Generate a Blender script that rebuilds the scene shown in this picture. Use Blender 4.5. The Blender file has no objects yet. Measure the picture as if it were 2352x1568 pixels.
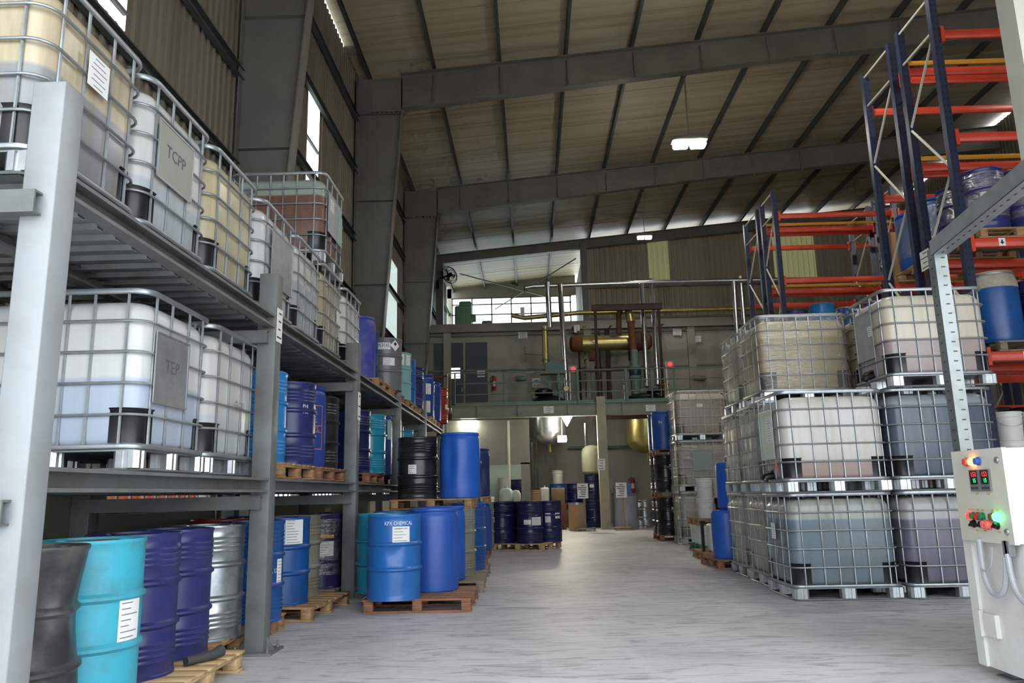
import bpy, bmesh, math, random
from mathutils import Vector, Matrix, noise
random.seed(7)
PI = math.pi
sc = bpy.context.scene
COL = sc.collection

# ---------------- camera, world, exposure ----------------
cam_d = bpy.data.cameras.new('camera'); cam = bpy.data.objects.new('camera', cam_d); COL.objects.link(cam)
cam_d.lens = 26.786; cam_d.sensor_width = 36.0; cam_d.clip_end = 200
cam.matrix_world = Matrix(((0.99943473, 0.02616209, 0.02111319, 0.0),
                           (0.02578076, -0.19335573, -0.98078994, 0.0),
                           (-0.02157716, 0.98077985, -0.19392091, 1.23), (0, 0, 0, 1)))
sc.camera = cam
world = bpy.data.worlds.new('overcast_sky'); sc.world = world; world.use_nodes = True
_bg = world.node_tree.nodes['Background']
_bg.inputs[0].default_value = (0.86, 0.93, 1.0, 1); _bg.inputs[1].default_value = 3.5
sc.view_settings.view_transform = 'Standard'; sc.view_settings.look = 'None'
sc.view_settings.exposure = 0.55; sc.view_settings.gamma = 1.0
sc.view_settings.use_curve_mapping = False
sc.cycles.use_denoising = True
sc.cycles.max_bounces = 6; sc.cycles.diffuse_bounces = 4; sc.cycles.glossy_bounces = 3; sc.cycles.transparent_max_bounces = 10
sc.cycles.use_adaptive_sampling = True; sc.cycles.adaptive_threshold = .06; sc.cycles.adaptive_min_samples = 12; sc.cycles.caustics_reflective = False; sc.cycles.caustics_refractive = False
sc.cycles.sample_clamp_indirect = 6.0

# ---------------- materials ----------------
MATS = {}
def srgb(h):
    h = h.lstrip('#'); v = [int(h[i:i+2], 16)/255 for i in (0, 2, 4)]
    return tuple((x/12.92 if x <= .04045 else ((x+.055)/1.055)**2.4) for x in v)
def mat(name, col, rough=.5, metal=0.0, dirt=None, dscale=4.0, damt=.5, bump=0.0, bscale=60.0, emit=0.0, coat=0.0, stretch=None, spec=None):
    """procedural principled material: colour, noise dirt with its own colour, fine relief"""
    if name in MATS: return MATS[name]
    m = bpy.data.materials.new(name); m.use_nodes = True; MATS[name] = m
    nt = m.node_tree; b = nt.nodes['Principled BSDF']
    c = srgb(col) if isinstance(col, str) else col
    b.inputs['Base Color'].default_value = (*c, 1); b.inputs['Roughness'].default_value = rough
    b.inputs['Metallic'].default_value = metal
    if coat: b.inputs['Coat Weight'].default_value = coat
    if spec is not None: b.inputs['Specular IOR Level'].default_value = spec
    if emit:
        b.inputs['Emission Color'].default_value = (*c, 1); b.inputs['Emission Strength'].default_value = emit
    if dirt or bump:
        tc = nt.nodes.new('ShaderNodeTexCoord'); src = tc.outputs['Object']
        if stretch:
            mp = nt.nodes.new('ShaderNodeMapping'); mp.inputs['Scale'].default_value = stretch
            nt.links.new(src, mp.inputs[0]); src = mp.outputs[0]
    if dirt:
        d = srgb(dirt)
        n = nt.nodes.new('ShaderNodeTexNoise'); n.inputs['Scale'].default_value = dscale
        n.inputs['Detail'].default_value = 7; n.inputs['Roughness'].default_value = .62
        oi = nt.nodes.new('ShaderNodeObjectInfo'); ad = nt.nodes.new('ShaderNodeVectorMath'); ad.operation = 'ADD'
        sc_ = nt.nodes.new('ShaderNodeMath'); sc_.operation = 'MULTIPLY'; sc_.inputs[1].default_value = 37.0
        nt.links.new(oi.outputs['Random'], sc_.inputs[0])
        nt.links.new(src, ad.inputs[0]); nt.links.new(sc_.outputs[0], ad.inputs[1]); nt.links.new(ad.outputs[0], n.inputs[0])
        r = nt.nodes.new('ShaderNodeValToRGB'); e = r.color_ramp.elements
        e[0].position = .42; e[1].position = .72; e[0].color = (0, 0, 0, 1); e[1].color = (damt, damt, damt, 1)
        nt.links.new(n.outputs['Fac'], r.inputs[0])
        mx = nt.nodes.new('ShaderNodeMix'); mx.data_type = 'RGBA'
        mx.inputs[6].default_value = (*c, 1); mx.inputs[7].default_value = (*d, 1)
        nt.links.new(r.outputs[0], mx.inputs[0]); nt.links.new(mx.outputs[2], b.inputs['Base Color'])
    if bump:
        n2 = nt.nodes.new('ShaderNodeTexNoise'); n2.inputs['Scale'].default_value = bscale; n2.inputs['Detail'].default_value = 4
        nt.links.new(src, n2.inputs[0])
        bp = nt.nodes.new('ShaderNodeBump'); bp.inputs['Strength'].default_value = bump; bp.inputs['Distance'].default_value = .01
        nt.links.new(n2.outputs['Fac'], bp.inputs['Height']); nt.links.new(bp.outputs[0], b.inputs['Normal'])
    return m
def liquid_mat(name, top, low, level, dirt='#8c8268', damt=.3, rough=.3):
    """translucent bottle plastic: the liquid inside shows up to a level (object z)"""
    m = bpy.data.materials.new(name); m.use_nodes = True; nt = m.node_tree; b = nt.nodes['Principled BSDF']
    b.inputs['Roughness'].default_value = rough
    tc = nt.nodes.new('ShaderNodeTexCoord'); sp = nt.nodes.new('ShaderNodeSeparateXYZ'); nt.links.new(tc.outputs['Object'], sp.inputs[0])
    mr = nt.nodes.new('ShaderNodeMapRange'); mr.inputs[1].default_value = level-.012; mr.inputs[2].default_value = level+.012
    nt.links.new(sp.outputs[2], mr.inputs[0])
    a = nt.nodes.new('ShaderNodeMix'); a.data_type = 'RGBA'; a.inputs[6].default_value = (*srgb(low), 1); a.inputs[7].default_value = (*srgb(top), 1)
    nt.links.new(mr.outputs[0], a.inputs[0])
    mp = nt.nodes.new('ShaderNodeMapping'); mp.inputs['Scale'].default_value = (9, 9, 1.3); nt.links.new(tc.outputs['Object'], mp.inputs[0])
    n = nt.nodes.new('ShaderNodeTexNoise'); n.inputs['Scale'].default_value = 1.6; n.inputs['Detail'].default_value = 6; nt.links.new(mp.outputs[0], n.inputs[0])
    r = nt.nodes.new('ShaderNodeValToRGB'); e = r.color_ramp.elements; e[0].position = .45; e[1].position = .8
    e[0].color = (0, 0, 0, 1); e[1].color = (damt, damt, damt, 1); nt.links.new(n.outputs['Fac'], r.inputs[0])
    mx = nt.nodes.new('ShaderNodeMix'); mx.data_type = 'RGBA'; mx.inputs[7].default_value = (*srgb(dirt), 1)
    nt.links.new(a.outputs[2], mx.inputs[6]); nt.links.new(r.outputs[0], mx.inputs[0]); nt.links.new(mx.outputs[2], b.inputs['Base Color'])
    b.inputs['Subsurface Weight'].default_value = 0.0
    return m
def film_mat():
    m = bpy.data.materials.new('stretch_film'); m.use_nodes = True; nt = m.node_tree; nt.nodes.clear()
    out = nt.nodes.new('ShaderNodeOutputMaterial'); tr = nt.nodes.new('ShaderNodeBsdfTransparent'); tr.inputs[0].default_value = (.97, .96, .93, 1)
    gl = nt.nodes.new('ShaderNodeBsdfGlossy'); gl.inputs['Roughness'].default_value = .1; gl.inputs[0].default_value = (.95, .95, .93, 1)
    df = nt.nodes.new('ShaderNodeBsdfDiffuse'); df.inputs[0].default_value = (.6, .55, .44, 1)
    tc = nt.nodes.new('ShaderNodeTexCoord'); mp = nt.nodes.new('ShaderNodeMapping'); mp.inputs['Scale'].default_value = (3, 3, 12); mp.inputs['Rotation'].default_value = (.3, .25, 0)
    n = nt.nodes.new('ShaderNodeTexNoise'); n.inputs['Scale'].default_value = 3.2; n.inputs['Detail'].default_value = 5; n.inputs['Distortion'].default_value = 1.4
    nt.links.new(tc.outputs['Object'], mp.inputs[0]); nt.links.new(mp.outputs[0], n.inputs[0])
    bp = nt.nodes.new('ShaderNodeBump'); bp.inputs['Strength'].default_value = .9; bp.inputs['Distance'].default_value = .03
    nt.links.new(n.outputs['Fac'], bp.inputs['Height']); nt.links.new(bp.outputs[0], gl.inputs['Normal'])
    m1 = nt.nodes.new('ShaderNodeMixShader'); m1.inputs[0].default_value = .68; nt.links.new(df.outputs[0], m1.inputs[1]); nt.links.new(gl.outputs[0], m1.inputs[2])
    m2 = nt.nodes.new('ShaderNodeMixShader'); m2.inputs[0].default_value = .24; nt.links.new(tr.outputs[0], m2.inputs[1]); nt.links.new(m1.outputs[0], m2.inputs[2])
    nt.links.new(m2.outputs[0], out.inputs[0]); MATS['film'] = m; return m
def glass_mat():
    m = bpy.data.materials.new('window_glass'); m.use_nodes = True; nt = m.node_tree; nt.nodes.clear()
    out = nt.nodes.new('ShaderNodeOutputMaterial'); tr = nt.nodes.new('ShaderNodeBsdfTransparent'); tr.inputs[0].default_value = (.93, .97, .96, 1)
    gl = nt.nodes.new('ShaderNodeBsdfGlossy'); gl.inputs['Roughness'].default_value = .05
    m2 = nt.nodes.new('ShaderNodeMixShader'); m2.inputs[0].default_value = .07
    nt.links.new(tr.outputs[0], m2.inputs[1]); nt.links.new(gl.outputs[0], m2.inputs[2]); nt.links.new(m2.outputs[0], out.inputs[0])
    MATS['glass'] = m; return m
def skylight_mat(name, col):
    m = bpy.data.materials.new(name); m.use_nodes = True; nt = m.node_tree; nt.nodes.clear()
    out = nt.nodes.new('ShaderNodeOutputMaterial'); a = nt.nodes.new('ShaderNodeBsdfTranslucent'); b = nt.nodes.new('ShaderNodeBsdfDiffuse')
    a.inputs[0].default_value = (*srgb(col), 1); b.inputs[0].default_value = (*srgb(col), 1)
    m2 = nt.nodes.new('ShaderNodeMixShader'); m2.inputs[0].default_value = .5
    nt.links.new(a.outputs[0], m2.inputs[1]); nt.links.new(b.outputs[0], m2.inputs[2]); nt.links.new(m2.outputs[0], out.inputs[0])
    MATS[name] = m; return m
film_mat(); glass_mat(); skylight_mat('translucent_sheet', '#c9c8a8'); skylight_mat('translucent_white', '#e6ece8')

# ---------------- mesh building ----------------
class MB:
    def __init__(s): s.v = []; s.f = []
    def add(s, v, f):
        o = len(s.v); s.v += [tuple(p) for p in v]; s.f += [tuple(i+o for i in q) for q in f]; return s
    def box(s, c, d, rz=0.0):
        x, y, z = d[0]/2, d[1]/2, d[2]/2; co, si = math.cos(rz), math.sin(rz)
        v = [(sx*x, sy*y, sz*z) for sz in (-1, 1) for sx, sy in ((-1, -1), (1, -1), (1, 1), (-1, 1))]
        v = [(c[0]+p[0]*co-p[1]*si, c[1]+p[0]*si+p[1]*co, c[2]+p[2]) for p in v]
        return s.add(v, [(3, 2, 1, 0), (4, 5, 6, 7), (0, 1, 5, 4), (1, 2, 6, 5), (2, 3, 7, 6), (3, 0, 4, 7)])
    def prism(s, pts, z0, z1):
        """pts: outline in local xy, counter-clockwise; extruded along z"""
        n = len(pts); v = [(p[0], p[1], z0) for p in pts]+[(p[0], p[1], z1) for p in pts]
        return s.add(v, [tuple(range(n-1, -1, -1)), tuple(range(n, 2*n))]+[(i, (i+1) % n, n+(i+1) % n, n+i) for i in range(n)])
    def tube(s, path, r, n=8, closed=False, ry=None, caps=True):
        P = [Vector(p) for p in path]; N = len(P); rings = []; up = None
        for i in range(N):
            if closed: t = P[(i+1) % N]-P[i-1]
            else: t = P[min(i+1, N-1)]-P[max(i-1, 0)]
            t.normalize()
            if up is None or abs(t.dot(up)) > .95:
                up = Vector((0, 0, 1)) if abs(t.z) < .9 else Vector((0, 1, 0))
            a = t.cross(up).normalized(); b = a.cross(t).normalized()
            if abs(t.z) >= .3 or not closed: up = b
            rr = r[i] if isinstance(r, (list, tuple)) else r; r2 = rr if ry is None else ry
            rings.append([P[i]+a*math.cos(k*2*PI/n)*rr+b*math.sin(k*2*PI/n)*r2 for k in range(n)])
        v = [p for q in rings for p in q]; f = []
        for i in range(N if closed else N-1):
            j = (i+1) % N
            for k in range(n): f.append((i*n+k, i*n+(k+1) % n, j*n+(k+1) % n, j*n+k))
        if not closed and caps: f += [tuple(range(n-1, -1, -1)), tuple((N-1)*n+k for k in range(n))]
        return s.add(v, f)
    def lathe(s, prof, n=32, c=(0, 0, 0), fn=None):
        """prof: (r, z) list bottom to top; r == 0 closes to a point"""
        v = []; idx = []
        for r, z in prof:
            if r < 1e-6: idx.append([len(v)]); v.append((c[0], c[1], c[2]+z))
            else:
                row = []
                for k in range(n):
                    a = 2*PI*k/n; rr = r if fn is None else r+fn(a, z)*min(1, r/.1)
                    row.append(len(v)); v.append((c[0]+rr*math.cos(a), c[1]+rr*math.sin(a), c[2]+z))
                idx.append(row)
        f = []
        for A, B in zip(idx, idx[1:]):
            if len(A) == 1 and len(B) == 1: continue
            for k in range(n):
                k2 = (k+1) % n
                if len(A) == 1: f.append((A[0], B[k2], B[k]))
                elif len(B) == 1: f.append((A[k], A[k2], B[0]))
                else: f.append((A[k], A[k2], B[k2], B[k]))
        return s.add(v, f)
    def cpatch(s, R, w, h, z, a=0.0, n=8, t=.0015):
        """a sheet of paper wrapped on a cylinder of radius R round z, centred at angle a"""
        v = []; f = []
        for i in range(n+1):
            q = a-w/R/2+w/R*i/n
            for rr in (R, R+t):
                for zz in (z-h/2, z+h/2): v.append((rr*math.cos(q), rr*math.sin(q), zz))
        for i in range(n):
            o = i*4; p = o+4
            f += [(o+2, p+2, p+3, o+3), (o, o+1, p+1, p), (o+1, o+3, p+3, p+1), (o, p, p+2, o+2)]
        f += [(0, 2, 3, 1), (n*4, n*4+1, n*4+3, n*4+2)]
        return s.add(v, f)
    def mesh(s, name='m', angle=40):
        m = bpy.data.meshes.new(name); m.from_pydata(s.v, [], s.f); m.materials.append(None)
        m.shade_smooth(); m.set_sharp_from_angle(angle=math.radians(angle)); return m
CACHE = {}
def cached(key, fn, angle=40):
    if key not in CACHE: CACHE[key] = fn().mesh(str(key[0]), angle)
    return CACHE[key]
def bevel_box(d, b=.006, seg=1):
    key = ('bevel_box',)+tuple(round(x, 4) for x in d)+(b, seg)
    if key not in CACHE:
        bm = bmesh.new(); bmesh.ops.create_cube(bm, size=1)
        for v in bm.verts: v.co = Vector((v.co.x*d[0], v.co.y*d[1], v.co.z*d[2]))
        bmesh.ops.bevel(bm, geom=list(bm.edges), offset=b, segments=seg, affect='EDGES', profile=.5)
        m = bpy.data.meshes.new('bevel_box'); bm.to_mesh(m); bm.free(); m.materials.append(None)
        m.shade_smooth(); m.set_sharp_from_angle(angle=math.radians(50)); CACHE[key] = m
    return CACHE[key]
def obj(name, me, m, parent=None, loc=(0, 0, 0), rot=(0, 0, 0), scale=None):
    if isinstance(me, MB): me = me.mesh(name)
    o = bpy.data.objects.new(name, me); COL.objects.link(o)
    if isinstance(m, str): m = MATS[m]
    o.material_slots[0].link = 'OBJECT'; o.material_slots[0].material = m
    o.location = loc; o.rotation_euler = rot
    if scale: o.scale = scale
    if parent: o.parent = parent
    return o
def tag(o, label, cat, group=None, kind=None):
    if label: o['label'] = label
    if cat: o['category'] = cat
    if group: o['group'] = group
    if kind: o['kind'] = kind
    return o
def thing(name, label, cat, loc=(0, 0, 0), rz=0.0, group=None):
    o = bpy.data.objects.new(name, None); COL.objects.link(o); o.empty_display_size = .1
    o.location = loc; o.rotation_euler = (0, 0, rz); return tag(o, label, cat, group)
def struct(name, me, m, loc=(0, 0, 0), rot=(0, 0, 0), label=None, cat=None):
    o = obj(name, me, m, None, loc, rot); o['kind'] = 'structure'
    return tag(o, label, cat)
_txt = {}
def text_geo(s, size):
    k = (s, size)
    if k not in _txt:
        cu = bpy.data.curves.new('t', 'FONT'); cu.body = s; cu.size = size; cu.align_x = 'CENTER'; cu.align_y = 'CENTER'; cu.resolution_u = 2
        o = bpy.data.objects.new('t', cu); me = o.to_mesh()
        _txt[k] = ([tuple(v.co) for v in me.vertices], [tuple(p.vertices) for p in me.polygons]); o.to_mesh_clear()
        bpy.data.objects.remove(o); bpy.data.curves.remove(cu)
    return _txt[k]
def flat_text(mb, s, size, at, ux=(1, 0, 0), uy=(0, 0, 1), squeeze=1.0):
    v, f = text_geo(s, size); ux = Vector(ux); uy = Vector(uy); at = Vector(at)
    mb.add([at+ux*p[0]*squeeze+uy*p[1] for p in v], f)
def curved_text(mb, s, size, R, z, a, squeeze=1.0):
    v, f = text_geo(s, size)
    mb.add([(R*math.cos(a+p[0]*squeeze/R), R*math.sin(a+p[0]*squeeze/R), z+p[1]) for p in v], f)
def rounded_rect(wx, wy, r, k=5):
    pts = []
    for cx, cy, a0 in ((wx/2-r, wy/2-r, 0), (-wx/2+r, wy/2-r, PI/2), (-wx/2+r, -wy/2+r, PI), (wx/2-r, -wy/2+r, 1.5*PI)):
        for i in range(k+1):
            a = a0+PI/2*i/k; pts.append((cx+r*math.cos(a), cy+r*math.sin(a)))
    return pts

# plain materials
mat('marker', '#5a5d60', .7); mat('slot_dark', '#3c3f40', .7)
def floor_mat():
    m = bpy.data.materials.new('floor'); m.use_nodes = True; MATS['floor'] = m; nt = m.node_tree; b = nt.nodes['Principled BSDF']; L = nt.links.new
    b.inputs['Roughness'].default_value = .55; b.inputs['Specular IOR Level'].default_value = .22
    tc = nt.nodes.new('ShaderNodeTexCoord')
    def layer(prev, col, scale, rot, sc_, lo, hi, amt, det=8, dist=0.0):
        mp = nt.nodes.new('ShaderNodeMapping'); mp.inputs['Scale'].default_value = scale; mp.inputs['Rotation'].default_value = (0, 0, rot); L(tc.outputs['Object'], mp.inputs[0])
        n = nt.nodes.new('ShaderNodeTexNoise'); n.inputs['Scale'].default_value = sc_; n.inputs['Detail'].default_value = det; n.inputs['Roughness'].default_value = .65; n.inputs['Distortion'].default_value = dist
        L(mp.outputs[0], n.inputs[0]); r = nt.nodes.new('ShaderNodeValToRGB'); e = r.color_ramp.elements; e[0].position = lo; e[1].position = hi; e[0].color = (0, 0, 0, 1); e[1].color = (amt,)*3+(1,)
        L(n.outputs['Fac'], r.inputs[0]); x = nt.nodes.new('ShaderNodeMix'); x.data_type = 'RGBA'; x.inputs[7].default_value = (*srgb(col), 1); L(r.outputs[0], x.inputs[0])
        if isinstance(prev, str): x.inputs[6].default_value = (*srgb(prev), 1)
        else: L(prev, x.inputs[6])
        return x.outputs[2], n
    c, _ = layer('#d8d5d6', '#aba8ab', (1, 1, 1), 0, .45, .4, .68, .8, 9, .6)            # broad worn patches
    c, _ = layer(c, '#85848a', (1.1, 5.0, 1), -.22, 1.8, .5, .68, .8, 9, 1.2)            # scuffs
    c, _ = layer(c, '#dedcdc', (1.0, 7.0, 1), -.3, 2.3, .56, .75, .75, 8, .8)             # pale scrapes
    c, _ = layer(c, '#dad7d5', (3.2, .22, 1), .03, 1.0, .55, .8, .5, 5, .2)               # wheel tracks along the aisle
    c, n = layer(c, '#6f6c6c', (1, 1, 1), 0, 5.0, .68, .8, .55, 10)                       # small stains
    L(c, b.inputs['Base Color']); bp = nt.nodes.new('ShaderNodeBump'); bp.inputs['Strength'].default_value = .12; bp.inputs['Distance'].default_value = .01
    L(n.outputs['Fac'], bp.inputs['Height']); L(bp.outputs[0], b.inputs['Normal'])
floor_mat()
mat('roof', '#bfb498', .5, dirt='#927e5a', dscale=.35, damt=.7, bump=.25, bscale=6, stretch=(.15, 9, 1))
mat('cladding', '#837b6b', .5, dirt='#665f52', dscale=.6, damt=.6, stretch=(2, 2, .3))
mat('steel_dark', '#7b786f', .42, dirt='#5f5c55', dscale=1.2, damt=.6, spec=.4)
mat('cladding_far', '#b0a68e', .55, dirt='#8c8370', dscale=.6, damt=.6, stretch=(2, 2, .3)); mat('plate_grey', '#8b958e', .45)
mat('purlin', '#4d5350', .5, dirt='#3a3c38', dscale=2, damt=.5)
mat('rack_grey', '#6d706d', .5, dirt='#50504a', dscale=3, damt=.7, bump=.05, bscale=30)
mat('rack_pale_daylit', '#939799', .42, dirt='#77756c', dscale=3.2, damt=.45, bump=.04, bscale=20)  # front post only: paler rack grey, part of its daylight put into the colour
mat('wall_grey', '#a5a394', .8, dirt='#858375', dscale=.5, damt=.6)
mat('wall_low', '#918e82', .85, dirt='#777469', dscale=.5, damt=.5)
mat('galv', '#a9aeb0', .4, .7, dirt='#84898a', dscale=9, damt=.6)
mat('galv_bright', '#d5d9db', .3, .85, dirt='#9aa0a2', dscale=8, damt=.5)
mat('galv_dull', '#8f9492', .45, .6, dirt='#6d6f68', dscale=5, damt=.6)
mat('black_plastic', '#17181a', .35)
mat('dark', '#0d0d0e', .7)
mat('paper', '#e6e5e0', .8)
mat('print', '#2b2c30', .7); mat('print_grey', '#77787c', .7)
mat('white_print', '#dfe3e8', .6)
mat('orange_print', '#c9772f', .6)
mat('wood', '#a9845b', .75, dirt='#6e5238', dscale=5, damt=.7, bump=.25, bscale=25, stretch=(1, 6, 6))
mat('wood_red', '#93664a', .75, dirt='#5b3d2c', dscale=5, damt=.7, bump=.25, bscale=25, stretch=(1, 6, 6))
mat('wood_pale', '#c4a67a', .75, dirt='#8d6f48', dscale=5, damt=.6, bump=.25, bscale=25, stretch=(1, 6, 6))
mat('wood_green', '#3f7a5a', .7, dirt='#2c5740', dscale=5, damt=.5)
mat('wood_grey', '#8a7c6c', .8, dirt='#5a5045', dscale=5, damt=.7, stretch=(1, 6, 6))
mat('rack_blue', '#262e48', .35, .1, dirt='#191e2c', dscale=8, damt=.5)
mat('rack_orange', '#d1442a', .42, dirt='#8e2c1c', dscale=2.5, damt=.35)
mat('rack_yellow', '#d89423', .45)
mat('chrome', '#d4d7d8', .2, .95)
mat('brass', '#b8a96a', .32, .7, dirt='#7c7040', dscale=3, damt=.5)
mat('rust', '#7a4a2c', .75, dirt='#4b2d1e', dscale=6, damt=.7)
mat('rust_dark', '#4c3730', .7, dirt='#33241f', dscale=5, damt=.6)
mat('green_paint', '#6d8576', .55, dirt='#4d5f54', dscale=4, damt=.4)
mat('green_machine', '#7fae8c', .5)
mat('teal_paint', '#4f6f70', .5, dirt='#36494a', dscale=5, damt=.5)
mat('white_paint', '#dcdcd6', .45, dirt='#b5b2a6', dscale=2.5, damt=.45)
mat('cream_paint', '#cfcdbd', .5, dirt='#aaa693', dscale=2, damt=.4)
mat('red_paint', '#b8281f', .4)
mat('red_plastic', '#d4443c', .35)
mat('blue_sign', '#4a6f9c', .6)
mat('cable', '#a6a8aa', .5); mat('plate_metal', '#94958e', .42, .3, dirt='#7d7e76', dscale=4, damt=.4)
mat('tape_amber', '#caa24a', .6)
mat('clear_label', '#9fb8a6', .5)
mat('door_blue', '#4a5058', .6, dirt='#3a3f45', dscale=1, damt=.4)
mat('pale_green', '#b9c8bd', .6)
mat('mezz_paint', '#888c7a', .55, dirt='#6a6d5e', dscale=1.5, damt=.5)
mat('column_paint', '#a5a288', .6, dirt='#85826a', dscale=2, damt=.5)
mat('container_orange', '#c05a3c', .6, dirt='#8e3f2a', dscale=1, damt=.4)
mat('yard', '#a9a9a8', .9)
def place_of(x, y, z):
    if x < -2.1: return 'on the floor under the left rack' if z < 1 else ('on the lower deck of the left rack' if z < 2.7 else 'on the upper deck of the left rack')
    if x < 1.2 and y < 16.5: return 'standing in the aisle on the left'
    if x < 1.2 and y < 20: return 'in the group of four in mid aisle'
    if y > 23: return 'under the mezzanine'
    if x > 5.9: return 'on the pallet racks'
    return 'in the front stacks on the right' if y < 15 else 'in the distant stacks on the right'
# ---------------- drums ----------------
def paint(name, col, rough=.38, dirt='#2a2b30', damt=.18, dscale=3.0, metal=0.0, bump=0.0):
    return mat('drum_'+name, col, rough, metal, dirt=dirt, dscale=dscale, damt=damt, bump=bump, bscale=8)
paint('black', '#1c1d20', .28, '#55544f', .35); paint('black_old', '#2d2d30', .42, '#6a665f', .6, 4)
paint('turquoise', '#3aa6bc', .45, '#4c6a66', .5, 6); paint('teal', '#1f86a0', .3, '#17505e', .25)
paint('teal_pale', '#7fb5b0', .45, '#587f7a', .3)
paint('navy', '#2b3068', .35, '#1a1c45', .4); paint('navy_dark', '#1a2350', .32, '#10152f', .35)
paint('blue', '#2868ae', .33, '#163f73', .3); paint('blue_light', '#2a7fc0', .33, '#1d5688', .3)
paint('blue_plastic', '#2a55a6', .42, '#1a3b80', .25); paint('blue_dusty', '#3a3f95', .55, '#7b7a96', .7, 3.5)
paint('blue_bright', '#245cb8', .42, '#1a4793', .2); paint('blue_cobalt', '#2a4590', .38, '#151c5c', .25)
paint('grey', '#6d6f70', .33, '#4c4d4d', .3); paint('grey_green', '#7d8277', .45, '#7a5f3d', .6, 3)
paint('galvanised', '#aeb4b6', .32, '#73797c', .7, 7, .85); paint('red', '#8f2f26', .35, '#55201b', .3)
paint('blue_deep', '#1d4f8e', .35, '#12325c', .35); paint('purple', '#2b2850', .3, '#191730', .4)
paint('blue_dark', '#2b3868', .42, '#1b2340', .3); paint('fibre', '#b3926a', .7, '#8a6c48', .3); paint('silver', '#9a9da8', .45, '#74767e', .25)
SH = .88
def steel_profile(ribbed=True, R=.285):
    p = [(0, .014), (R-.012, .014), (R-.012, 0), (R+.005, 0), (R+.005, .016), (R, .022)]
    def bead(z, d=.008, w=.012): return [(R, z-w), (R+d, z), (R, z+w)]
    def hoop(z): return [(R, z-.026), (R+.007, z-.018), (R+.018, z-.008), (R+.018, z+.008), (R+.007, z+.018), (R, z+.026)]
    if ribbed:
        for z in (.095, .13, .165, .2): p += bead(z)
    p += hoop(.315)
    p += hoop(.575)
    if ribbed:
        for z in (.675, .71, .745, .78): p += bead(z)
    p += [(R, .85), (R+.005, .858), (R+.007, .872), (R+.003, .88), (R-.008, .88), (R-.011, .866)]
    return p
PLASTIC = [(0, .012), (.235, .012), (.25, 0), (.272, 0), (.285, .012), (.288, .06), (.291, .2), (.293, .46), (.291, .72), (.287, .82), (.279, .858), (.268, .872), (.268, .882), (.281, .892), (.285, .905), (.283, .922), (.272, .93), (.258, .93), (.25, .915), (.248, .9)]
OPENTOP = [(0, .012), (.25, .012), (.262, 0), (.275, 0), (.284, .012), (.288, .06), (.292, .3), (.292, .6), (.286, .75), (.262, .86), (.252, .875), (.252, .9)]
SMALLPL = [(0, .01), (.2, .01), (.215, 0), (.222, .006), (.23, .04), (.232, .2), (.233, .36), (.232, .55), (.23, .665), (.218, .7), (.2, .715), (.15, .722), (.12, .716), (0, .716)]
def resample(p, step=.03):
    q = []
    for a, b in zip(p, p[1:]):
        n = max(1, int(abs(b[1]-a[1])/step)); q += [(a[0]+(b[0]-a[0])*i/n, a[1]+(b[1]-a[1])*i/n) for i in range(n)]
    return q+[p[-1]]
def dent_fn(dents):
    def f(a, z):
        d = 0
        for (a0, z0, wa, wz, dep) in dents:
            da = (a-a0+PI) % (2*PI)-PI
            d -= dep*math.exp(-(da/wa)**2-((z-z0)/wz)**2)
        return d
    return f
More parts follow.
